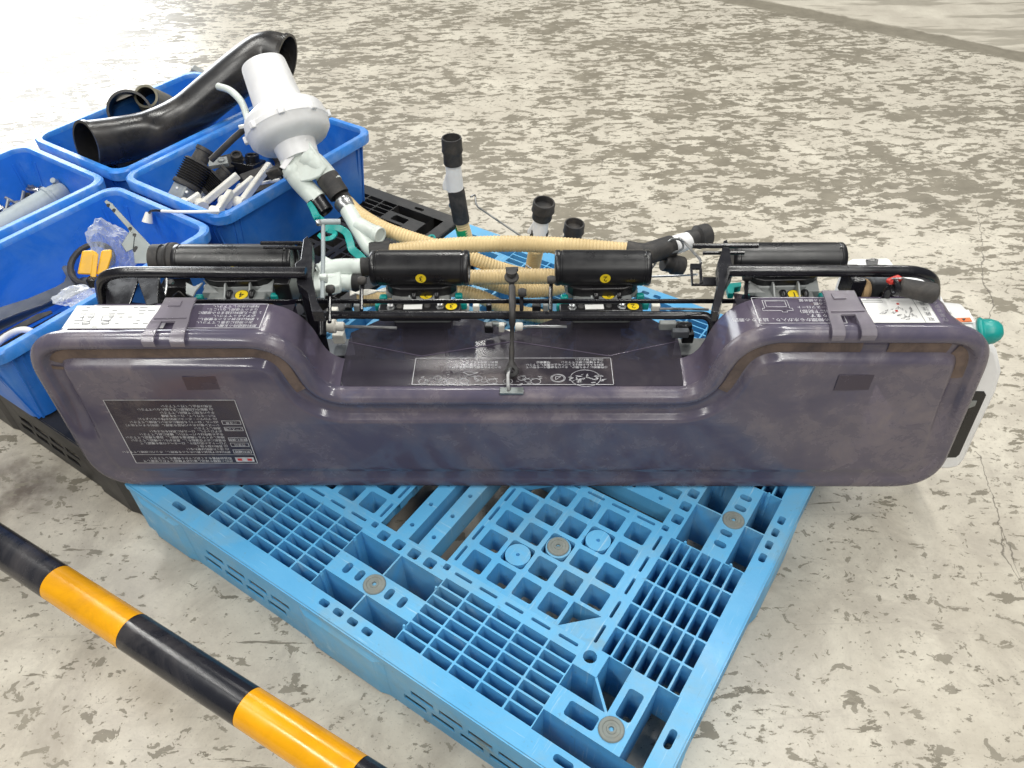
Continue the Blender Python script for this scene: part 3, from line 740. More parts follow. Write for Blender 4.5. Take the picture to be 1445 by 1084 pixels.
# picture label in the recess
def lab_mid(bm, m):
    outline(bm, [(-.172, -.034), (.172, -.034), (.172, .034), (-.172, .034)], .001, .0004, m, 1)
    for x0, rows in ((-.165, ['①作業前にフタを開け、ホッパを点検', '　肥料を入れる時はエンジンを止めて', '　フタを確実に閉じて下さい', '　回転部に触れない']), (-.072, ['②レバーを引いて', '　固定して下さい', '　残量確認']), (.02, ['③ハンドルを回し繰出部を上げる', '　清掃後は元の位置に戻して', '　確実に固定すること'])):
        lines(bm, m, x0, -.010, .0066, .0062, rows)
    rnd = random.Random(2)
    def circ(x, y, r, n=14): outline(bm, [(x+r*math.cos(2*math.pi*k/n), y+r*.8*math.sin(2*math.pi*k/n)) for k in range(n)], .0009, .0004, m, 1)
    for x in (.125, .055, -.02):
        circ(x+.028, .026, .008); circ(x-.02, .026, .0085); circ(x+.004, .018, .007); circ(x-.006, .024, .005)
        for k in range(16):
            a, b_ = x+rnd.uniform(-.025, .03), rnd.uniform(.010, .031); q = rnd.uniform(-.010, .010), rnd.uniform(-.004, .005)
            outline(bm, [(a, b_), (a+q[0], b_+q[1]), (a+q[0]*.4-q[1]*.3, b_+q[1]*.8+.001)], .0007, .0004, m, 1)
    for k in range(30):
        a, b_ = -.125+rnd.uniform(-.028, .026), .018+rnd.uniform(-.011, .011); q = rnd.uniform(-.012, .012), rnd.uniform(-.005, .005)
        outline(bm, [(a, b_), (a+q[0], b_+q[1]), (a+q[0]*.4-q[1]*.4, b_+q[1]*.7+.002)], .0008, .0004, m, 1)
    circ(-.125, .018, .026, 20); circ(-.078, .018, .0125, 18); circ(-.078, .018, .0105, 18); outline(bm, [(-.083, .014), (-.074, .014), (-.074, .022)], .001, .0004, m, 1)
    outline(bm, [(.06, .004), (.075, .010), (.086, .003), (.08, .001)], .0009, .0004, m, 1)
label('label', TX, .012, -.060, .35, .066, .3806, lab_mid, ['tape', 'print'], 0)
# darker film patches on the lid
for x, z, wd, ht in ((-.522, .418, .062, .030), (.548, .418, .066, .034)):
    bm = new(); box(bm, LT @ Vector((x, -.0088, z)), (wd, .0008, ht)); part('film_patch', bm, 'patch', lid, bevel=.0003)
# latches over the rim
def latch(x, z):
    bm = new(); hw = .036
    prof = [(-.0105, z-.004), (-.0110, z+.003), (-.005, z+.009), (.006, z+.0115), (.030, z+.012), (.055, z+.013), (.075, z+.014), (.090, z+.014)]
    wd = [.033, .034, .034, .033, .031, .027, .026, .026]
    def strip(xa, xb, pr):
        prev = None
        for (y, zz), w_ in pr:
            cur = [bm.verts.new(LT @ Vector((x+xx*w_, y, zz+dz))) for xx, dz in ((xa, .0), (xb, .0), (xb, .0035), (xa, .0035))]
            if prev:
                for k in range(4): bm.faces.new((prev[k], prev[(k+1) % 4], cur[(k+1) % 4], cur[k]))
            else: bm.faces.new(cur)
            prev = cur
        bm.faces.new(prev[::-1])
    P_ = list(zip(prof, wd))
    strip(-1, -.42, P_[:5]); strip(.32, 1, P_[:5]); strip(-1, 1, P_[4:])
    box(bm, LT @ Vector((x, .036, z+.0165)), (.052, .0016, .003)); box(bm, LT @ Vector((x-.004, .073, z+.0182)), (.02, .014, .002))
    bmesh.ops.recalc_face_normals(bm, faces=bm.faces)
    return part('latch', bm, 'latch', lid, bevel=.0008)
latch(-.560, .502); latch(.516, .5125)

# ---------------------------------------------------------------- frame of the unit
def pipe(name, pts, r, mat, parent=None, n=14, round_=.05, **kw):
    bm = new(); tube(bm, fillet(pts, round_, 8) if round_ else pts, r, n, **kw); return part(name, bm, mat, parent)
def plate(name, px, Z, thick, mat, parent=None, bevel=.001):
    bm = new(); hull_prism(bm, [at(x, y, Z) for x, y in px], (0, 0, -thick)); bmesh.ops.recalc_face_normals(bm, faces=bm.faces)
    return part(name, bm, mat, parent, smooth=False, bevel=bevel)
def blk(name, c, s, mat, parent=None, bevel=.002, rz=R(-1.65)):
    bm = new(); box(bm, c, s, Matrix.Rotation(rz, 3, 'Z')); return part(name, bm, mat, parent, bevel=bevel)
pipe('grab_rail', [at(158, 452, .33), at(148, 440, .43), at(139, 384, .545), at(432, 385, .54)], .0098, 'blacksteel')
pipe('grab_rail', [at(1028, 382, .54), at(1318, 383, .545), at(1318, 425, .46), at(1318, 445, .36)], .0098, 'blacksteel')
pipe('cross_tube', [at(455, 474, .43), at(454, 444.5, .45), at(1003, 445, .45), at(1008, 474, .42)], .0072, 'blacksteel', round_=.035)
bm = new(); a, b_ = at(215, 425.5, .465), at(1192, 425, .465); F_ = frame(b_-a); box(bm, (a+b_)/2, (.004, .0078, (b_-a).length), F_); part('flat_bar', bm, 'blacksteel', bevel=.0008)
# legs of the rails and end frames standing on the pallet
plate('rail_gusset', [(148, 392), (196, 392), (182, 432), (150, 432)], .50, .005, 'blacksteel')
plate('rail_gusset', [(192, 390), (224, 392), (222, 428), (207, 432)], .505, .34, 'blacksteel')
plate('end_plate', [(428, 338), (434, 333), (441, 345), (440, 388), (447, 425), (457, 440), (440, 440), (434, 412), (419, 400), (416, 372), (424, 366)], .53, .02, 'blacksteel')
plate('end_plate', [(1021, 340), (1026, 338), (1030, 352), (1034, 385), (1026, 398), (1014, 440), (1005, 440), (1014, 398), (1012, 372), (1018, 356)], .53, .02, 'blacksteel')
plate('end_plate_foot', [(418, 396), (440, 396), (446, 412), (424, 412)], .508, .366, 'blacksteel')
plate('end_plate_foot', [(1012, 396), (1026, 396), (1022, 410), (1010, 410)], .508, .366, 'blacksteel')
for (x0, x1, y, Z) in ((368, 425, 343, .52), (372, 432, 350, .50), (978, 1070, 347, .53), (992, 1050, 357, .51)):
    pipe('guide_bar', [at(x0, y, Z), at((x0+x1)/2, y, Z), at(x1, y, Z)], .0045 if x1-x0 > 60 else .0035, 'blacksteel', round_=0, n=8)
# bracket with the slotted hole
bm = new()
Zb = .50
for px in ([(974, 372), (990, 372), (990, 379), (974, 379)], [(974, 379), (977.5, 379), (978.5, 402), (976, 402)], [(987, 379), (990.5, 379), (992, 402), (987.5, 402)], [(976, 402), (1015, 402), (1015, 391), (992, 391), (992, 398), (987.5, 400), (978.5, 400)]):
    hull_prism(bm, [at(x, y, Zb) for x, y in px], (0, 0, -.003))
bmesh.ops.recalc_face_normals(bm, faces=bm.faces); part('slotted_bracket', bm, 'blacksteel', smooth=False)
# upright rods between bars
for x, y0, y1 in ((466, 405, 455), (511, 393, 438), (778, 392, 438), (737, 410, 438), (1054, 388, 425)):
    pipe('link_rod', [at(x, y0, .49), at(x-1, (y0+y1)/2, .478), at(x-1, y1, .47)], .0035, 'blacksteel', round_=0, n=8)
    bm = new(); p = at(x, y0+3, .494); lathe(bm, p-Vector((.007, 0, 0)), p+Vector((.007, 0, 0)), [(0, .006), (.3, .008), (.7, .008), (1, .006)], 10); part('link_nut', bm, 'rubber')

# ---------------------------------------------------------------- rollers and feed units
def digit_sticker(p, nrm, r, t, mat_bg, parent, ring=False):
    nrm = Vector(nrm).normalized(); X = Vector((-1, 0, 0)); X = (X-nrm*X.dot(nrm)).normalized(); Y = nrm.cross(X)
    F_ = Matrix((X, Y, nrm)).transposed().to_4x4(); m = Matrix.Translation(p) @ F_
    bm = new(); n = 28
    for k, (rr, z, mt) in enumerate(((r*1.13, .0005, 1), (r, .0009, 0)) if ring else ((r, .0006, 0),)):
        bm.faces.new([bm.verts.new(m @ Vector((rr*math.cos(2*math.pi*i/n), rr*math.sin(2*math.pi*i/n), z))) for i in range(n)]).material_index = mt
    text(bm, t, r*1.7, m @ Matrix.Translation((0, 0, .0013)), 1)
    return part('number_sticker', bm, ['sticker', 'ink'], parent, smooth=False, weld=False)
spec = [('1', (1030, 1188), 366, .031, 1107), ('2', (783, 917), 378, .0325, 850), ('3', (525, 662), 378, .0325, 594), ('4', (250, 416), 368, .031, 334)]
units = []
for num, (xa, xb), y, r, xm in spec:
    yy = .47
    a, b_ = at(xa, y, yy), at(xb, y, yy)
    bm = new(); L = (b_-a).length
    e = .004/L
    lathe(bm, a, b_, [(0, r*.80), (0, r-.002), (e*.6, r), (e*2.2, r), (e*2.4, r-.0012), (e*3.2, r-.0012), (e*3.4, r), (1-e*3.4, r), (1-e*3.2, r-.0012), (1-e*2.4, r-.0012), (1-e*2.2, r), (1-e*.6, r), (1, r-.002), (1, r*.80), (1-e*1.2, r*.76)], 40)
    ro = part('roller_case', bm, 'black')
    c = at(xm, y, yy)
    bm = new()
    # half round neck under the case towards us
    hw = .064
    pts = [Vector((c.x-hw, c.y-.018, c.z-.022)), Vector((c.x-hw*.85, c.y-.026, c.z-.024)), Vector((c.x-hw*.6, c.y-.030, c.z-.026)), Vector((c.x+hw*.6, c.y-.030, c.z-.026)), Vector((c.x+hw*.85, c.y-.026, c.z-.024)), Vector((c.x+hw, c.y-.018, c.z-.022))]
    hull_prism(bm, pts, (0, .004, -.022)); bmesh.ops.recalc_face_normals(bm, faces=bm.faces)
    part('neck', bm, 'black', ro, smooth=False, bevel=.002)
    xs = at(xm, y+16.5, .48).x - .0
    nr = Vector((0, -.995, .0)).normalized()
    digit_sticker(Vector((c.x+.002, c.y, c.z)) + nr*(r+.0004), nr, .0095, num, 0, ro)
    bm = new(); p = Vector((b_.x-.012, b_.y-.006, b_.z+r*.97)); lathe(bm, p, p+Vector((0, 0, .002)), [(0, .0022), (1, .0016)], 10); part('screw', bm, 'steel', ro)
    # feed case: grey casting with ribs, bosses and clips
    g = at(xm, 415.5, .425); zt = .425; RZ = Matrix.Rotation(R(-1.65), 3, 'Z')
    bm = new(); box(bm, (g.x, g.y, zt-.035), (.108, .034, .07), RZ)
    fc = part('feed_case', bm, 'casegrey', bevel=.004)
    bm = new(); box(bm, (g.x-.002, g.y+.012, .245), (.085, .06, .20)); part('metering_body', bm, 'casegrey', fc, bevel=.005)
    bm = new(); box(bm, (g.x, g.y+.021, zt-.004), (.132, .010, .02)); part('flange', bm, 'greyplas', fc, bevel=.002)
    for dx in (-.05, .05):
        sg = 1 if dx > 0 else -1
        bm = new(); hull_prism(bm, [Vector((g.x+dx-.016, g.y+.006, zt+.001)), Vector((g.x+dx+.016, g.y+.006, zt+.001)), Vector((g.x+dx+.016*sg, g.y+.03, zt+.012)), Vector((g.x+dx+.008*sg, g.y+.03, zt+.012))], (0, 0, -.014)); bmesh.ops.recalc_face_normals(bm, faces=bm.faces); part('ear', bm, 'greyplas', fc, smooth=False, bevel=.001)
    for dx in (-.022, .024):
        bm = new(); hull_prism(bm, [Vector((g.x+dx, g.y-.012, zt-.001)), Vector((g.x+dx, g.y+.016, zt-.001)), Vector((g.x+dx, g.y+.018, zt+.016)), Vector((g.x+dx, g.y+.010, zt+.016))], (.003, 0, 0)); bmesh.ops.recalc_face_normals(bm, faces=bm.faces); part('web', bm, 'greyplas', fc, smooth=False)
    for dx in ((-.012, .030) if num != '1' else (-.004, .036)):
        bm = new(); p = Vector((g.x+dx, g.y-.003, zt-.001)); lathe(bm, p-Vector((.004, 0, 0)), p+Vector((.004, 0, 0)), [(0, .0105), (.2, .0115), (.8, .0115), (1, .0105)], 18); part('boss_ring', bm, 'black', fc)
    for s_ in (-1, 1):
        bm = new(); p = Vector((g.x+s_*.070, g.y-.002, zt-.012)); box(bm, p, (.014, .012, .026)); box(bm, p+Vector((s_*.009, -.010, -.004)), (.012, .016, .016)); part('teal_clip', bm, 'teal', fc, bevel=.003)
    digit_sticker(Vector((g.x+(.010 if num != '1' else .017), g.y-.003, zt+.0004)), (0, -.12, 1), .0118, num, 0, fc, True)
    # front block nearer the hopper
    f = at(xm-2, 433.5, .425); zf = .425
    bm = new(); box(bm, (f.x, f.y, zf-.012), (.150, .024, .024), RZ); fb = part('drive_block', bm, 'black', bevel=.003)
    bm = new(); box(bm, (f.x-.012, f.y, zf+.0006), (.034, .013, .002)); part('plate_label', bm, 'paper', fb, bevel=.0005)
    for dx in (-.052, .038):
        bm = new(); p = Vector((f.x+dx, f.y, zf-.001)); lathe(bm, p, p+Vector((0, -.001, .010)), [(0, .0085), (.25, .0085), (.25, .006), (.9, .006), (1, .0045)], 6); part('bolt', bm, 'steel', fb)
    for dx in (-.036, .014):
        bm = new(); p = Vector((f.x+dx, f.y, zf-.001)); lathe(bm, p, p+Vector((0, 0, .006)), [(0, .006), (.7, .006), (1, .004)], 14); part('plug', bm, 'rubber', fb)
    digit_sticker(Vector((f.x+.058, f.y-.001, zf+.0006)), (0, 0, 1), .0105, num, 0, fb, True)
# carrying beam with feet on the pallet
blk('carrier_beam', LT @ Vector((0, .205, .225)), (1.36, .035, .035), 'blacksteel')
blk('carrier_beam', LT @ Vector((-.01, .105, .20)), (1.30, .012, .03), 'dull')
for x in (-.42, .0, .36): blk('foot', LT @ Vector((x, .205, .176)), (.05, .05, .064), 'blacksteel')
for x, k in ((-.030, 'cream'), (.0, 'black'), (.03, 'cream'), (-.345, 'cream'), (.315, 'black')): blk('spacer', LT @ Vector((x, .196, .345)), (.022, .018, .022), k)
blk('valley_cover', LT @ Vector((-.012, .196, .31)), (.14, .04, .03), 'dull')
blk('valley_cover', LT @ Vector((-.36, .19, .31)), (.12, .05, .03), 'dull'); blk('valley_cover', LT @ Vector((.335, .19, .31)), (.10, .05, .03), 'casegrey')
blk('aluminium_strip', at(698, 457, .365), (.045, .008, .004), 'zinc'); blk('aluminium_strip', at(955, 456, .365), (.045, .008, .004), 'zinc')
# shaft with the cream hub left of the recess
bm = new(); a, b_ = at(458, 460, .40), at(486, 461, .40); lathe(bm, a, b_, [(0, .010), (.3, .013), (.55, .013), (.6, .008), (.9, .009), (1, .007)], 18); hub = part('shaft_hub', bm, 'cream')
pipe('shaft', [at(486, 461, .40), at(530, 462, .40), at(560, 463, .40)], .003, 'steel', round_=0, n=8)
# left end collar of the fourth case
bm = new(); a, b_ = at(215, 366, .47), at(252, 366, .47)
lathe(bm, a, b_, [(0, .023), (.05, .028), (.4, .028), (.42, .025), (.60, .025), (.62, .030), (.72, .0315), (.76, .029), (.8, .0315), (.95, .031), (1, .029)], 32); part('end_collar', bm, 'rubber')
pipe('left_stay', [at(222, 392, .48), at(222, 430, .45)], .005, 'greyplas', round_=0, n=8)
# rubber strap from the lid to the cross tube
strap = pipe('rubber_strap', spline([at(722, 520, .390), at(722, 500, .408), at(722.5, 470, .44), at(723, 445, .475), at(723, 420, .485), at(722.5, 405, .488)], 6), [.0075]*3+[.0045]*6+[.0035]*6+[.0055]*6+[.006]*6+[.006]*4, 'rubber', round_=0, n=12)
def torus(name, c, nrm, r0, r1, mat, parent=None, n=20):
    F_ = frame(nrm); bm = new(); tube(bm, [Vector(c)+F_ @ Vector((r0*math.cos(2*math.pi*k/n), r0*math.sin(2*math.pi*k/n), 0)) for k in range(n+1)], r1, 8, cap=False); return part(name, bm, mat, parent)
torus('strap_eye', at(722, 524, .392), (0, -.35, 1), .0085, .0042, 'rubber', strap); torus('strap_eye', at(722, 391, .493), (0, -.4, 1), .0085, .0045, 'rubber', strap)
bm = new(); p = at(722, 391, .488); lathe(bm, p-Vector((0, 0, .02)), p+Vector((0, -.004, .016)), [(0, .005), (.7, .005), (.8, .010), (1, .0095)], 14); box(bm, at(722.5, 380, .502), (.022, .007, .005)); part('strap_toggle', bm, 'rubber', strap)
pipe('strap_hook', spline([at(720, 520, .398), at(717, 528, .401), at(717, 543, .393), at(718, 551, .386)], 5), .0032, 'steel', round_=0, n=8)
blk('hook_plate', LT @ Vector((-.013, .006, .3852)), (.040, .015, .0035), 'zinc', bevel=.0006)
# ---------------------------------------------------------------- right hand end: white case, cap and grip
def poly_y(name, px, Y, thick, mat, bevel=.004, parent=None):
    bm = new(); hull_prism(bm, [aty(x, y, Y) for x, y in px], (0, thick, 0)); bmesh.ops.recalc_face_normals(bm, faces=bm.faces); return part(name, bm, mat, parent, smooth=True, bevel=bevel)
wc = poly_y('white_end_case', [(1300, 470), (1390, 478), (1409, 497), (1415, 525), (1407, 553), (1379, 612), (1363, 648), (1354, 660), (1338, 663), (1280, 664)], .975, .10, 'white', .008)
poly_y('black_inset', [(1345, 552), (1389, 553), (1392, 558), (1354, 642), (1349, 646), (1310, 647)], .9735, .01, 'black', .001, wc)
poly_y('inset_bar', [(1371, 566), (1379, 566), (1376, 573), (1366, 577)], .9725, .004, 'casegrey', .0005, wc)
poly_y('inset_slot', [(1352, 605), (1362, 582), (1366, 584), (1356, 606)], .9727, .004, 'ink', .0003, wc)
bm = new(); a = at(1372, 628, .15); lathe(bm, a+Vector((-.05, .12, 0)), a+Vector((.022, .12, 0)), [(0, .02), (.3, .024), (1, .024), (1, .012), (.9, .01)], 24); part('chrome_boss', bm, 'steel')
# stepped white top with the orange sticker
wt = plate('white_top', [(1190, 370), (1203, 364), (1255, 363), (1263, 374), (1300, 388), (1318, 396), (1338, 432), (1368, 436), (1378, 462), (1385, 482), (1300, 482), (1255, 420), (1190, 420)], .455, .16, 'white', bevel=.006)
plate('warning_label', [(1341, 438), (1367, 437), (1376, 455), (1346, 456)], .4585, .0015, 'paper', wt, bevel=.0002)
plate('orange_strip', [(1347, 449), (1369, 448), (1372, 453.5), (1350, 454.5)], .4600, .0008, 'orange', wt, bevel=.0001)
plate('triangle_mark', [(1357, 449.5), (1363, 449.3), (1360.5, 453)], .4606, .0004, 'ink', wt, bevel=0)
plate('dark_slot', [(1222, 366), (1232, 364), (1240, 366), (1238, 376), (1226, 378)], .459, .0035, 'black', wt, bevel=.0005)
bm = new(); a, b_ = at(1378, 470, .46), at(1416, 466, .475)
lathe(bm, a, b_, [(0, .017), (.06, .024), (.22, .0255), (.28, .022), (.6, .0205), (.85, .0155), (1, .008)], 12); part('teal_cap', bm, 'teal', bevel=.003)
bm = new(); a, b_ = at(1266, 404, .545), at(1320, 415, .535); lathe(bm, a, b_, [(0, .012), (.04, .0145), (.94, .0165), (1, .013)], 24); gp = part('grip', bm, 'rubber')
torus('grip_ring', at(1263, 406, .55), (1, .1, .1), .010, .004, 'blacksteel', gp)
pipe('lever_arm', [at(1246, 428, .50), at(1254, 408, .535), at(1266, 396, .55)], .006, 'blacksteel', round_=.02)
bm = new(); box(bm, at(1262, 395, .557), (.026, .012, .008), Matrix.Rotation(R(25), 3, 'Z')); part('red_clamp', bm, 'red', bevel=.003)
torus('clamp_wire', at(1267, 393, .566), (0, .6, .8), .008, .0014, 'steel')
blk('rail_bracket', at(1202, 402, .50), (.022, .05, .05), 'blacksteel'); _p = at(1202, 402, .50); blk('rail_bracket_foot', (_p.x, _p.y+.004, .33), (.018, .03, .30), 'blacksteel')
blk('motor_case', at(1236, 405, .48), (.055, .05, .07), 'dull', bevel=.012); bm = new(); a = at(1214, 409, .50); lathe(bm, a, a+Vector((.012, 0, 0)), [(0, .016), (.5, .02), (1, .016)], 20); part('pulley', bm, 'tan')
blk('grey_plate', at(1290, 424, .47), (.05, .02, .004), 'greyplas')

# small hardware in the gaps between the funnels
bm = new(); a, b_ = at(727, 461, .40), at(738, 461, .40); lathe(bm, a, b_, [(0, .006), (.2, .008), (.8, .008), (1, .006)], 14); part('cream_hub', bm, 'cream')
pipe('drive_shaft', [at(738, 461, .40), at(770, 461, .40), at(800, 461, .40)], .0028, 'steel', round_=0, n=6)
pipe('drive_shaft', [at(930, 436, .415), at(960, 436, .415), at(1000, 437, .415)], .0024, 'steel', round_=0, n=6)
for x, y, w_, mt in ((655, 433, .018, 'cream'), (672, 434, .012, 'cream'), (690, 433, .010, 'black'), (757, 434, .016, 'black'), (770, 433, .010, 'greyplas'), (925, 434, .016, 'cream'), (942, 459, .030, 'casegrey'), (965, 462, .028, 'black'), (505, 434, .014, 'greyplas'), (492, 436, .012, 'black'), (690, 463, .016, 'black'), (708, 462, .010, 'cream'), (470, 440, .020, 'cream'), (960, 470, .03, 'dull')):
    blk('small_block', at(x, y, .40), (w_, .012, .016), mt, bevel=.002)
# odd brackets left of the fourth feed case
pipe('latch_rod', [at(235, 390, .47), at(235, 405, .46), at(232, 418, .45)], .003, 'steel', round_=0, n=8)
for x, y in ((229, 409), (242, 398)):
    bm = new(); p = at(x, y, .46); lathe(bm, p, p+Vector((0, -.006, .004)), [(0, .006), (.5, .006), (1, .004)], 6); part('bolt', bm, 'steel')
plate('fork', [(262, 398), (274, 404), (286, 398), (276, 410), (272, 418), (262, 414)], .46, .004, 'greyplas')
blk('dark_box', at(250, 408, .43), (.05, .03, .03), 'black'); blk('dark_box', at(405, 408, .42), (.03, .05, .06), 'black')
pipe('thin_lead', spline([at(243, 420, .44), at(252, 412, .46), at(262, 419, .45), at(275, 421, .44)], 6), .0015, 'rubber', round_=0, n=6)
blk('silver_tab', at(158, 425, .42), (.012, .03, .004), 'zinc', rz=R(40))
plate('rail_hook', [(1025, 400), (1046, 398), (1046, 404), (1036, 406), (1036, 414), (1028, 414)], .46, .012, 'teal')
for k in range(3): pipe('thin_lead', spline([at(1238+k*5, 424, .47), at(1246+k*3, 412-k*3, .50), at(1256+k*4, 418, .49), at(1262+k*2, 426, .47)], 6), .0022, 'black' if k != 1 else 'rubber', round_=0, n=6)

# ================================================================ hoses, splitters and loose outlets behind the unit
HG = 'corrugated hoses behind the rollers'
def thing(name, label_, cat, base, group=None): return empty(name, base, 0, label_, cat, group)
def sub(name, bm, mats, root, **kw):
    """child of a thing whose Empty is not rotated; mesh in world coordinates"""
    o = finish(name, bm, mats, **kw); p = root; off = Vector()
    o.parent = root
    if root.type == 'EMPTY': o.matrix_parent_inverse = Matrix.Translation(-root.location)
    return o
def hose_mesh(pts, r=.0163, pitch=.0068):
    P_ = resample(spline(pts, 14), pitch/4); bm = new()
    tube(bm, P_, r, 20, rfun=lambda s: r*(1+.045*math.cos(2*math.pi*s/pitch)))
    return bm
def cuff(root, a, b_, r0, r1, mat='rubber', name='cuff', n=22):
    bm = new(); lathe(bm, a, b_, [(0, r0*.82), (0, r0), (.1, r0*1.04), (.45, r0), (.5, (r0+r1)/2), (.9, r1*1.02), (1, r1), (1, r1*.82), (.85, r1*.78)], n); return sub(name, bm, mat, root)
def hose(label_, pts, ends=(), r=.0163):
    lo = min(pts, key=lambda p: p.z)
    t = thing('corrugated_hose', label_, 'hose', Vector((lo.x, lo.y, lo.z-r)), HG)
    sub('hose', hose_mesh(pts, r), 'hose', t)
    for a, b_, ra, rb in ends: cuff(t, a, b_, ra, rb)
    return t
H1 = [at(487, 283, .37), at(508, 303, .36), at(545, 324, .345), at(600, 343, .32), at(645, 356, .30), at(690, 374, .27), at(722, 384, .24), at(760, 392, .20)]
hose('cream corrugated hose curving from the white blower over the black pallet', H1, [(at(470, 262, .385), at(488, 285, .37), .021, .018)])
H2 = [at(548, 356, .40), at(590, 351, .405), at(650, 346, .41), at(720, 344, .415), at(800, 347, .415), at(860, 352, .41), at(895, 355, .405)]
hose('long cream corrugated hose stretched level above the two middle rollers', H2, [(at(526, 358, .395), at(552, 356, .40), .019, .018), (at(884, 353, .407), at(915, 358, .405), .0185, .019)])
H3 = [at(640, 392, .31), at(690, 391, .315), at(740, 390, .32), at(790, 390, .32), at(830, 392, .31)]
hose('cream corrugated hose lying straight between the two middle rollers', H3)
H4 = [at(640, 408, .22), at(680, 420, .20), at(715, 436, .175), at(760, 446, .165), at(800, 452, .165)]
hose('cream corrugated hose dropping to the deck behind the black strap', H4)
H5 = [at(640, 384, .27), at(690, 398, .24), at(735, 410, .21), at(780, 408, .19), at(800, 402, .18)]
hose('cream corrugated hose lowest in the tangle behind the strap toggle', H5)
H6 = [at(505, 424, .30), at(540, 421, .30), at(580, 424, .29), at(640, 438, .27)]
hose('short cream corrugated hose under the flat bar beside the third feed case', H6)
# small wire bundle
t = thing('wire_bundle', 'thin cream wires bunched beside the third feed case', 'wires', at(515, 424, .33))
for k in range(4):
    bm = new(); tube(bm, spline([at(494, 411+k*2, .36), at(515, 416-k*2.2, .37), at(540, 408+k*1.2, .365), at(556, 404+k*2, .36)], 6), .0016, 6); sub('wire', bm, 'cream', t)
# standing outlets with black caps
def outlet(label_, base, path, rr=.0165, tape=False):
    """path: list of (point, kind) from the bottom up"""
    t = thing('outlet_pipe', label_, 'pipe', base, 'outlet pipes with black rubber caps')
    for (a, b_, kind, r0, r1) in path:
        if kind == 'hose':
            sub('hose', hose_mesh([a, a.lerp(b_, .5), b_], r0), 'hose', t)
        elif kind == 'tape':
            bm = new(); lathe(bm, a, b_, [(0, r0), (1, r1)], 22, cap=(False, False)); sub('tape_band', bm, 'green', t)
        elif kind == 'cap':
            bm = new(); lathe(bm, a, b_, [(0, r0*.9), (0, r0), (.05, r0*1.03), (.42, r0), (.5, r1*1.05), (.62, r1), (.95, r1), (1, r1*.95), (1, r1*.84), (.7, r1*.8)], 26); sub('rubber_cap', bm, 'rubber', t)
        elif kind == 'nozzle':
            bm = new(); lathe(bm, a, b_, [(0, r0), (.5, r0*.97), (1, r1)], 24); nz = sub('nozzle', bm, 'white', t)
            d = (b_-a); side = Vector((-1, -.1, 0)).normalized()
            bm = new(); hull_prism(bm, [a+side*r0*.8, a+side*r0*1.55+d*.08, a+side*r0*1.5+d*.25, a+d*.75+side*r1*.8], (0, .006, 0)); bmesh.ops.recalc_face_normals(bm, faces=bm.faces)
            o = finish('fin', bm, 'white', bevel=.002); o.parent = nz
        else:
            bm = new(); lathe(bm, a, b_, [(0, r0*.98), (.05, r0), (.95, r1), (1, r1*.96)], 24); sub('sleeve', bm, 'rubber', t)
    return t
P0 = at(660, 345, .155); Yp = P0.y
q = lambda x, y: aty(x, y, Yp)
outlet('tall upright outlet pipe with green tape at the far pallet corner', P0, [(q(663, 352), q(650, 308), 'hose', .0165, .0165), (q(656, 336), q(652, 321), 'tape', .0182, .0182), (q(651, 312), q(643, 266), 'sleeve', .0215, .0215), (q(643, 270), q(639, 228), 'nozzle', .0205, .0185), (q(639.5, 231), q(637, 194), 'cap', .0225, .0245)])
P1 = at(748, 398, .165)
outlet('leaning outlet pipe with white neck rising behind the strap toggle', P1, [(at(748, 396, .18), at(757, 350, .30), 'hose', .0168, .0168), (at(758, 344, .31), at(762, 324, .345), 'sleeve', .0195, .0205), (at(761, 331, .335), at(765, 303, .385), 'nozzle', .018, .017), (at(764.5, 308, .377), at(768, 285, .42), 'cap', .0215, .0245)])
P2 = at(806, 360, .165)
outlet('short outlet pipe almost hidden behind the second roller case', P2, [(at(800, 372, .19), at(806, 346, .27), 'hose', .0168, .0168), (at(805, 350, .26), at(808, 335, .30), 'nozzle', .017, .0165), (at(807.5, 338, .295), at(811, 315, .34), 'cap', .0205, .0235)])
# outlet lying to the right with the large sleeve
t = outlet('outlet pipe lying sideways with a black sleeve and two caps', at(930, 372, .28), [(at(902, 362, .40), at(948, 347, .40), 'sleeve', .0225, .0225), (at(944, 349, .40), at(978, 337, .40), 'nozzle', .020, .0165), (at(970, 339, .40), at(999, 331, .40), 'cap', .0185, .024), (at(936, 370, .375), at(963, 376, .36), 'cap', .0175, .020)])
bm = new(); tube(bm, spline([at(920, 378, .385), at(934, 362, .39), at(962, 352, .41), at(961, 340, .425), at(950, 337, .425), at(943, 341, .42)], 6), .0022, 7); sub('wire_loop', bm, 'steel', t)
# thin bent wire rods
def rod(label_, pts, r=.0022, mat='steel'):
    bm = new(); tube(bm, fillet(pts, .012, 4), r, 8); o = finish('wire_rod', bm, mat); lo = min(pts, key=lambda p: p.z); tag(o, label_, 'wire rod', 'bent wire rods'); return o
rod('bent wire rod leaning from the tall green taped pipe towards the strap', [q(640, 296), q(634, 290), q(636, 286), q(658, 308)], .003)
rod('long thin wire rod running from the tall pipe to the leaning outlet', [at(664, 278, .40), at(671, 274, .40), at(671, 290, .38), at(742, 338, .34), at(760, 350, .33)])
rod('wire rod bent down to the slotted bracket beside the lying outlet', [at(958, 336, .43), at(966, 342, .43), at(988, 366, .50), at(989, 372, .50)], .0026)
rod('straight wire rod running into the slotted bracket', [at(910, 391, .40), at(960, 389, .44), at(984, 387, .497)], .002)
rod('pale wire crossing the hose below the leaning outlet', [at(742, 374, .30), at(760, 386, .30)], .0022)

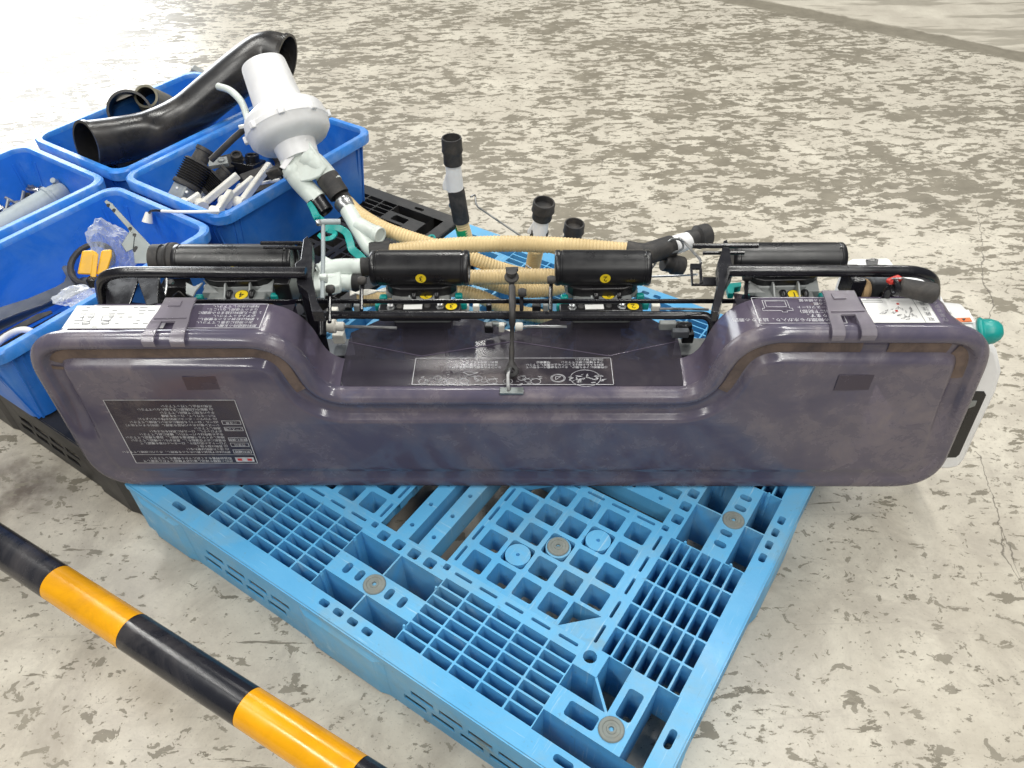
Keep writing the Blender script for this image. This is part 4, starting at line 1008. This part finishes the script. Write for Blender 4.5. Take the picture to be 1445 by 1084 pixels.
# milky splitters
def ytube(label_, base, segs, webs, ends, group='milky hose splitters'):
    t = thing('hose_splitter', label_, 'splitter', base, group)
    for pts, rs in segs:
        bm = new(); S_ = spline(pts, 8); k = len(S_)-1
        tube(bm, S_, [rs[0]+(rs[1]-rs[0])*i/k for i in range(k+1)], 22); sub('branch', bm, 'milky', t)
    for pts, off in webs:
        bm = new(); hull_prism(bm, pts, off); bmesh.ops.recalc_face_normals(bm, faces=bm.faces); sub('web', bm, 'milky', t, smooth=True, bevel=.004)
    for a, b_, r0, r1, mt in ends: cuff(t, a, b_, r0, r1, mt)
    return t
ytube('milky white splitter with one open end above the third roller', at(520, 350, .30), [([at(489, 293, .37), at(500, 312, .36), at(512, 334, .345), at(524, 352, .335), at(536, 360, .33)], (.019, .0175)), ([at(507, 318, .36), at(522, 326, .36), at(534, 331, .36)], (.018, .0172))],
      [], [(at(522, 354, .335), at(552, 352, .335), .0185, .019, 'rubber'), (at(530, 329.5, .36), at(537, 332.5, .36), .0184, .0176, 'milky'), (at(484, 286, .375), at(492, 297, .368), .0215, .0195, 'steel')])
ytube('pale green splitter lying flat left of the third roller', at(480, 400, .30), [([at(450, 385, .36), at(475, 378, .36), at(500, 377, .36), at(514, 377, .36)], (.019, .0175)), ([at(450, 396, .35), at(470, 398, .345), at(490, 399, .34), at(502, 399, .34)], (.019, .0175))],
      [([at(x, y, .362) for x, y in ((432, 392), (458, 360), (482, 372), (480, 402), (440, 410))], (0, 0, -.022))], [(at(510, 377, .36), at(528, 376, .36), .0195, .020, 'rubber'), (at(498, 399, .34), at(512, 399, .34), .0185, .019, 'rubber'), (at(430, 390, .36), at(442, 391, .36), .0205, .0205, 'rubber')])
# grey rod bracket beside it
t = thing('rod_bracket', 'grey rod bracket standing upright before the milky splitter', 'bracket', at(455, 425, .34))
bm = new(); tube(bm, [at(456, 312, .47), at(456, 360, .43), at(455, 422, .40)], .0042, 10); sub('upright', bm, 'pipegrey', t)
bm = new(); tube(bm, [at(449, 314, .47), at(462, 313, .47), at(480, 313, .465)], .0058, 12); sub('arm', bm, 'pipegrey', t)
bm = new(); lathe(bm, at(446, 315, .47), at(453, 314, .47), [(0, .005), (.2, .0065), (1, .0065)], 8); sub('bolt', bm, 'steel', t)
bm = new(); box(bm, at(457, 393, .415), (.014, .012, .016)); sub('clamp', bm, 'milky', t, bevel=.002)
# teal hook
t = thing('teal_hook', 'teal plastic hook curling round the milky splitter', 'hook', at(500, 375, .30))
def strip(pts, wd, th, mat, root, name):
    bm = new(); S_ = spline(pts, 8); up = Vector((0, -.75, .66)); prev = None
    for i, p in enumerate(S_):
        d = (S_[min(i+1, len(S_)-1)]-S_[max(i-1, 0)]).normalized(); sd = d.cross(up).normalized()
        w_ = wd if not isinstance(wd, tuple) else wd[0]+(wd[1]-wd[0])*i/(len(S_)-1)
        cur = [bm.verts.new(p+sd*a*w_+up*b_*th) for a, b_ in ((-1, -1), (1, -1), (1, 1), (-1, 1))]
        if prev:
            for k in range(4): bm.faces.new((prev[k], prev[(k+1) % 4], cur[(k+1) % 4], cur[k]))
        else: bm.faces.new(cur[::-1])
        prev = cur
    bm.faces.new(prev); bmesh.ops.recalc_face_normals(bm, faces=bm.faces); return sub(name, bm, mat, root, bevel=.0015)
strip([at(455, 324, .36), at(472, 321, .36), at(488, 328, .355), at(494, 342, .35), at(497, 352, .345), at(508, 362, .34), at(516, 372, .335)], (.0075, .0095), .004, 'teal', t, 'hook_arm')
strip([at(450, 331, .36), at(457, 337, .36), at(468, 336, .36), at(473, 329, .36), at(463, 326, .36)], .0045, .005, 'teal', t, 'hook_curl')
t = thing('teal_hook', 'teal plastic strap hanging under the white blower', 'hook', at(450, 305, .30))
strip([at(436, 286, .38), at(442, 296, .375), at(447, 306, .37), at(455, 314, .365)], (.006, .010), .004, 'teal', t, 'strap')
bm = new(); lathe(bm, at(444, 307, .375), at(450, 306, .375), [(0, .006), (1, .006)], 12); sub('boss', bm, 'teal', t)
t = thing('teal_clip', 'small teal clip lying on the corner of the black pallet', 'clip', at(609, 336, .142))
strip([at(603, 337, .15), at(607, 333, .152), at(612, 333, .152), at(614, 338, .15)], .003, .003, 'teal', t, 'clip_ring')

# ================================================================ white blower on the bin edge
BQ = at(440, 262, .40); BD = depth(BQ)
def bp(x, y, dd=0): return atd(x, y, BD+dd)
k_ = BD/FPX
t = thing('blower', 'white plastic blower with round housing leaning over the bin of levers', 'blower', bp(430, 235))
a, b_ = bp(371, 90), bp(421, 218)
bm = new(); lathe(bm, a, b_, [(.02, 24*k_), (0, 28*k_), (.01, 30.5*k_), (.03, 31.5*k_), (.46, 35*k_), (.5, 36*k_)], 36); sub('intake', bm, 'white', t)
bm = new(); lathe(bm, a, b_, [(.47, 36*k_), (.50, 44*k_), (.53, 50*k_), (.56, 55*k_), (.60, 57.5*k_), (.665, 58*k_), (.675, 60*k_), (.72, 60*k_), (.73, 58.5*k_), (.80, 57*k_), (.86, 50*k_), (.885, 38*k_), (.90, 30*k_), (1.0, 28*k_), (1.06, 27*k_)], 44); hs = sub('housing', bm, 'white', t)
ax = (b_-a).normalized(); F_ = frame(ax)
for ang in range(0, 360, 45):
    rr = 60.5*k_; p = a+(b_-a)*.70+F_ @ Vector((rr*math.cos(R(ang+12)), rr*math.sin(R(ang+12)), 0))
    bm = new(); box(bm, p, (.010, .014, .016), F_ @ Matrix.Rotation(R(ang+12), 3, 'Z')); o = finish('housing_lug', bm, 'white', bevel=.002); o.parent = hs
bm = new(); tube(bm, spline([bp(432, 222, -.01), bp(446, 232, -.01), bp(460, 248, 0), bp(470, 260, .0)], 6), [17*k_]*4+[15*k_]*15, 24); sub('outlet_branch', bm, 'milky', t)
bm = new(); tube(bm, spline([bp(412, 238, -.01), bp(420, 252, -.01), bp(434, 268, 0), bp(449, 283, .0)], 6), [16*k_]*4+[14*k_]*15, 24); sub('outlet_branch', bm, 'milky', t)
bm = new(); hull_prism(bm, [bp(x, y, -.03) for x, y in ((427, 193), (437, 200), (462, 236), (452, 250), (440, 255), (424, 258), (398, 236), (394, 230))], ray(430, 230)*.045); bmesh.ops.recalc_face_normals(bm, faces=bm.faces); sub('outlet_web', bm, 'milky', t, bevel=.005)
bm = new(); hull_prism(bm, [bp(x, y, -.036) for x, y in ((425, 193), (434, 196), (402, 240), (394, 236))], ray(430, 230)*.008); bmesh.ops.recalc_face_normals(bm, faces=bm.faces); sub('outlet_flange', bm, 'white', t, bevel=.002)
cuff(t, bp(461, 250), bp(479, 276), 16*k_, 15*k_, 'rubber'); cuff(t, bp(445, 281), bp(459, 300), 13*k_, 13*k_, 'black')
bm = new(); tube(bm, spline([bp(308, 122, .1), bp(325, 128, .08), bp(340, 143, .06), bp(348, 162, .04), bp(352, 177, .02)], 6), .0085, 12); sub('side_tube', bm, 'milky', t)
bm = new(); box(bm, bp(388, 243, -.02), (.035, .02, .022), Matrix.Rotation(R(-25), 3, 'Y')); sub('plug', bm, 'rubber', t, bevel=.003)
bm = new(); tube(bm, [bp(352, 176, .02), bp(330, 195, .03), bp(298, 226, .05)], .0075, 10); sub('cable', bm, 'rubber', t)
bm = new(); box(bm, bp(345, 178, .0), (.028, .008, .008), Matrix.Rotation(R(-10), 3, 'Y')); sub('cable_clip', bm, 'cream', t, bevel=.002)

# ================================================================ bin of ducts
def duct(label_, pts, rs, mat='duct', cat='duct', n=32, flare=True):
    S_ = spline(pts, 10); k = len(S_)-1; t = thing('air_duct', label_, cat, min(pts, key=lambda p: p.z)-Vector((0, 0, rs[0])))
    rad = []
    for i in range(k+1):
        f = i/k*(len(rs)-1); j = min(int(f), len(rs)-2); rad.append(rs[j]+(rs[j+1]-rs[j])*(f-j))
    bm = new(); tube(bm, S_, rad, n, cap=False); body = sub('outer_skin', bm, mat, t)
    bm = new(); tube(bm, S_, [r_-.0035 for r_ in rad], n, cap=False); sub('inner_skin', bm, mat, t)
    for p, d, r_ in ((S_[0], S_[0]-S_[1], rad[0]), (S_[-1], S_[-1]-S_[-2], rad[-1])):
        d = d.normalized(); bm = new(); lathe(bm, p-d*.010, p+d*.0006, [(0, r_+.0005), (0, r_+.0025), (1, r_+.0025), (1, r_-.004), (0, r_-.004)], n, cap=(False, False)); sub('end_rim', bm, mat, t)
    return t
_dp = depth(at(215, 186, .345))
duct('long black S bent duct with open flared end resting across the bin edges', [atd(122, 205, _dp-.115), atd(166, 198, _dp-.055), at(215, 186, .345), at(262, 164, .37), at(305, 130, .42), at(345, 99, .465), at(378, 80, .49), at(398, 80, .48)+Vector((.02, -.035, 0))], [.060, .059, .056, .055, .056, .059, .063, .069])
duct('short black duct standing open mouthed behind the long bent duct', [at(183, 158, .372), at(188, 160, .32), at(194, 162, .23)], [.056, .056, .056])
duct('dirty beige rubber cup lying beside the open mouthed black duct', [at(206, 136, .385), at(217, 146, .34), at(232, 156, .27)], [.030, .042, .050], 'olive', 'cup')
duct('black duct lying on the bin floor under the long bent duct', [at(150, 246, .27), at(180, 240, .24), at(240, 222, .22)], [.035, .037, .037])
bm = new(); box(bm, at(272, 126, .26), (.05, .03, .15), Matrix.Rotation(R(35), 3, 'Y')); tag(finish('grey_block', bm, 'greyplas', bevel=.004), 'grey block peeking out behind the bent duct in the far bin', 'block')

# ================================================================ bin of levers
def lever(label_, a, b_, wd=.012):
    t = thing('lever', label_, 'lever', a, 'white plastic levers in the bin')
    d = b_-a; F_ = frame(d); L = d.length
    bm = new(); box(bm, a+d*.5, (wd, wd*1.3, L), F_); sub('arm', bm, 'cream', t, bevel=.003)
    bm = new(); lathe(bm, a-F_ @ Vector((wd*.9, 0, 0)), a+F_ @ Vector((wd*.9, 0, 0)), [(0, wd*1.1), (1, wd*1.1), (1, wd*.5), (.8, wd*.5)], 16); sub('pivot', bm, 'cream', t)
    bm = new(); p = a+d*.12-F_.col[1]*wd*.7; lathe(bm, p, p+Vector((0, -.004, .002)), [(0, wd*.42), (1, wd*.35)], 12); sub('pin_hole', bm, 'black', t)
lever('white lever lying against the black bellows', at(284, 290, .29), at(336, 247, .34), .014)
lever('white lever pointing up beside the blower housing', at(340, 287, .33), at(381, 232, .37), .014)
lever('white lever lowest at the near edge of its bin', at(306, 300, .345), at(326, 271, .355), .014)
lever('thin white lever lying flat beside the blower outlet', at(338, 264, .31), at(395, 254, .34), .007)
lever('short white lever tucked under the front bellows', at(262, 288, .30), at(282, 274, .31), .012)
lever('white lever crossing behind the one that points up', at(318, 285, .30), at(358, 251, .33), .013)
def bellows(label_, a, b_, r):
    t = thing('bellows', label_, 'bellows', a, 'black rubber bellows in the bin'); L = (b_-a).length; n = 9
    prof = [(0, r*.8), (.02, r*1.05), (.1, r*1.05), (.12, r)]
    for i in range(n): prof += [(.14+.5*i/n, r*.86), (.14+.5*(i+.5)/n, r*1.06)]
    prof += [(.66, r*.9), (.68, r*.62), (.9, r*.58), (.92, r*.66), (1, r*.66), (1, r*.45), (.8, r*.42)]
    bm = new(); lathe(bm, a, b_, prof, 26); sub('folds', bm, 'rubber', t)
    d = (b_-a).normalized(); bm = new(); box(bm, a-d*.02, (r*1.5, r*1.2, .05), frame(d)); sub('mount', bm, 'greyplas', t, bevel=.004)
    for s_ in (-1, 1):
        p = a+frame(d) @ Vector((s_*r*.55, 0, .004)) + Vector((0, -r*.9, r*.2)); bm = new(); lathe(bm, p, p+Vector((0, -.002, .002)), [(0, .004), (1, .003)], 10); sub('rivet', bm, 'paper', t)
bellows('black bellows boot with a round open neck in the bin corner', at(262, 265, .30), at(290, 210, .37), .034)
bellows('black bellows boot half buried under the white levers', at(288, 272, .26), at(322, 240, .30), .032)
for lb, c, s_, ro, mt in (('grey flat block lying on black parts in the lever bin', at(308, 230, .31), (.05, .03, .012), 18, 'greyplas'), ('black connector block beside the grey flat block', at(330, 233, .28), (.06, .05, .04), 30, 'rubber'),
                          ('black connector block under the white blower', at(352, 240, .27), (.07, .06, .05), -20, 'black'), ('black block at the near inner wall of the lever bin', at(370, 262, .27), (.09, .07, .06), 40, 'rubber')):
    bm = new(); R3 = Matrix.Rotation(R(ro), 3, 'Z') @ Matrix.Rotation(R(ro*.6), 3, 'X')
    box(bm, c, s_, R3); lathe(bm, c+R3 @ Vector((s_[0]*.2, 0, s_[2]*.4)), c+R3 @ Vector((s_[0]*.2, 0, s_[2]*.9)), [(0, s_[1]*.32), (1, s_[1]*.3), (1, s_[1]*.2), (.6, s_[1]*.2)], 14)
    tag(finish('connector_block', bm, mt, bevel=.002), lb, 'block', 'loose blocks in the lever bin')
# filler under the levers: a heap of dark pieces on the bin floor
rnd = random.Random(11)
dk = ('black bracket lying on the bottom of the lever bin')
for i in range(12):
    u, v = rnd.uniform(1.43, 1.68), rnd.uniform(.62, 1.0); bm = new(); p = uvp(u, v, rnd.uniform(.17, .22)); R3 = Matrix.Rotation(rnd.uniform(0, 3), 3, 'Z') @ Matrix.Rotation(rnd.uniform(-.5, .5), 3, 'X')
    box(bm, p, (rnd.uniform(.05, .11), rnd.uniform(.02, .05), rnd.uniform(.015, .03)), R3); box(bm, p+R3 @ Vector((.02, 0, .02)), (.02, .03, .035), R3)
    tag(finish('bracket', bm, 'rubber' if i % 3 else 'black', bevel=.003), dk, 'bracket', 'dark brackets heaped in the lever bin')
# white cable with a plug reaching over into the next bin
t = thing('cable', 'white cable with a beige plug hanging over the rim between two bins', 'cable', at(240, 296, .36))
bm = new(); tube(bm, spline([at(310, 298, .36), at(280, 299, .362), at(250, 299, .36), at(228, 298, .355)], 6), .0038, 8); sub('sheath', bm, 'white', t)
bm = new(); tube(bm, spline([at(230, 298, .355), at(221, 297, .352), at(213, 298, .345), at(210, 301, .335)], 6), .003, 8); sub('black_lead', bm, 'black', t)
bm = new(); lathe(bm, at(210, 300, .335), at(208, 314, .315), [(0, .007), (.2, .0085), (1, .0125)], 14); sub('plug', bm, 'cream', t)

# ================================================================ bin of bolts and grey pipe
t = thing('grey_pipe', 'grey plastic pipe with collared end lying in the bin of bolts', 'pipe', at(40, 300, .24))
a, b_ = at(-40, 345, .245), at(92, 268, .27)
bm = new(); lathe(bm, a, b_, [(0, .030), (.80, .030), (.81, .033), (.84, .033), (.85, .028), (.9, .027), (.97, .026), (1, .020)], 28); sub('barrel', bm, 'pipegrey', t)
bm = new(); d = (b_-a).normalized(); p = b_+Vector((-.015, 0, .022)); lathe(bm, p, p+Vector((0, -.01, .012)), [(0, .008), (1, .007)], 14); sub('boss', bm, 'pipegrey', t)
rnd = random.Random(4)
for k, (x, y) in enumerate([(52, 264), (47, 272), (56, 270), (60, 268), (34, 282), (30, 288), (26, 289), (22, 293), (13, 296), (8, 300), (3, 297), (4, 305), (40, 277), (17, 299)]):
    bm = new(); p = at(x, y, .235+.01*rnd.random()); d = Vector((rnd.uniform(-1, 1), rnd.uniform(-1, 1), rnd.uniform(-.2, .8))).normalized()*.036
    lathe(bm, p, p+d, [(0, .0095), (.22, .0095), (.23, .0045), (1, .0045)], 8)
    tag(finish('bolt', bm, 'steel' if k % 4 else 'rubber', smooth=False), 'loose steel bolt piled beside the grey pipe in the left bin', 'bolt', 'loose bolts in the left bin')

# ================================================================ bin of flat bars
t = thing('perforated_bracket', 'bright zinc bracket with holes standing up in the bin of bars', 'bracket', at(205, 372, .28))
Bz = depth(at(205, 365, .33))
def bz(x, y, dd=0): return atd(x, y, Bz+dd)
bm = new(); hull_prism(bm, [bz(x, y) for x, y in ((147, 285), (150, 282), (158, 287), (186, 318), (224, 358), (226, 372), (190, 372), (186, 335), (180, 322))], ray(190, 330)*.003); bmesh.ops.recalc_face_normals(bm, faces=bm.faces); sub('plate', bm, 'zinc', t, bevel=.0006)
bm = new(); hull_prism(bm, [bz(x, y, -.002) for x, y in ((171, 345), (183, 326), (190, 330), (188, 352), (178, 356))], ray(180, 340)*.02); bmesh.ops.recalc_face_normals(bm, faces=bm.faces); sub('folded_tab', bm, 'zinc', t, bevel=.001)
bm = new(); hull_prism(bm, [bz(x, y, -.02) for x, y in ((218, 345), (234, 344), (236, 352), (228, 358), (216, 360))], ray(225, 350)*.003); bmesh.ops.recalc_face_normals(bm, faces=bm.faces); sub('end_tab', bm, 'zinc', t, bevel=.001)
for x, y in ((153, 290), (161, 297), (184, 323), (190, 332), (192, 350), (190, 353), (228, 348)):
    bm = new(); p = bz(x, y, -.0225 if x > 220 else -.0008); lathe(bm, p, p-ray(x, y)*.0006, [(0, .0042), (1, .0040)], 12); sub('hole', bm, 'black', t)
t = thing('yellow_grip', 'yellow plastic clip with two blocks beside the left grab rail', 'clip', at(132, 385, .38))
Yd = depth(at(132, 378, .44))
def yd(x, y, dd=0): return atd(x, y, Yd+dd)
for px in (((116, 354), (131, 353), (138, 357), (133, 386), (127, 388), (109, 387)), ((143, 355), (145, 353), (158, 352), (158, 362), (152, 382), (140, 388), (136, 388))):
    bm = new(); hull_prism(bm, [yd(x, y) for x, y in px], ray(130, 370)*.02); bmesh.ops.recalc_face_normals(bm, faces=bm.faces); sub('block', bm, 'yellow', t, bevel=.003)
bm = new(); hull_prism(bm, [yd(x, y, -.001) for x, y in ((131, 358), (139, 358), (136, 391), (133, 394), (127, 390))], ray(130, 370)*.012); bmesh.ops.recalc_face_normals(bm, faces=bm.faces); sub('bridge', bm, 'yellow', t, bevel=.002)
bm = new(); box(bm, yd(132, 398, .004), (.02, .016, .02)); sub('foot', bm, 'black', t, bevel=.003)
t = thing('cable_coil', 'coil of black cable behind the yellow clip in the bin', 'cable coil', at(125, 372, .27))
for k in range(3):
    c = at(128+k, 372, .275+.006*k); n = 22; bm = new(); tube(bm, [c+Vector((.047*math.cos(2*math.pi*i/n), .050*math.sin(2*math.pi*i/n), .02*math.sin(2*math.pi*i/n))) for i in range(n+1)], .006, 8, cap=False); sub('turn', bm, 'rubber', t)
def bag(label_, c, s_, seed):
    bm = new(); bmesh.ops.create_icosphere(bm, subdivisions=4, radius=1); rn = random.Random(seed)
    from mathutils import noise as mn
    for v in bm.verts:
        q_ = v.co.copy(); k = 1+.35*mn.noise(q_*1.6+Vector((seed, 0, 0)))+.22*abs(mn.noise(q_*4+Vector((0, seed, 0)))); v.co = Vector((q_.x*s_[0]*k, q_.y*s_[1]*k, q_.z*s_[2]*k)) + Vector(c)
    tag(finish('plastic_bag', bm, 'bag', angle=18), label_, 'plastic bag', 'clear plastic bags')
bag('crumpled clear plastic bag standing between yellow clip and zinc bracket', at(156, 352, .32), (.042, .035, .062), 1)
bag('crumpled clear plastic bag lying on the flat bars by the bin rim', at(112, 418, .285), (.045, .03, .016), 5)
def flat(label_, px, Z, th, mat):
    bm = new(); hull_prism(bm, [at(x, y, Z) for x, y in px], (0, 0, -th)); bmesh.ops.recalc_face_normals(bm, faces=bm.faces); tag(finish('steel_bar', bm, mat, smooth=False, bevel=.0006), label_, 'steel bar', 'flat steel bars in the bin')
flat('flat grey steel bar with a curved hook at one end in the bin', [(-20, 440), (40, 421), (78, 405), (90, 398), (93, 390), (87, 378), (89, 375), (100, 374), (106, 382), (108, 394), (118, 391), (126, 391), (126, 397), (60, 430), (30, 440), (-20, 460)], .255, .004, 'dull')
flat('narrow flat steel bar lying under the hooked bar', [(-20, 462), (40, 436), (122, 399), (134, 402), (60, 436), (-20, 476)], .235, .004, 'zinc')
flat('dark steel blade crossing the stack by the near bin wall', [(-10, 478), (20, 460), (52, 443), (72, 438), (74, 441), (40, 458), (-10, 488)], .25, .003, 'rubber')
flat('second dark steel blade beneath the crossing blade', [(-10, 492), (30, 470), (86, 440), (90, 444), (40, 470), (-10, 500)], .225, .003, 'black')
t = thing('hose_ring', 'pale plastic hose ring in the near corner of the bar bin', 'hose ring', at(30, 480, .25))
bm = new(); tube(bm, spline([at(-8, 488, .25), at(10, 474, .26), at(28, 466, .27), at(42, 467, .265), at(48, 474, .25), at(30, 486, .24)], 8), .007, 12); sub('ring', bm, 'cream', t)
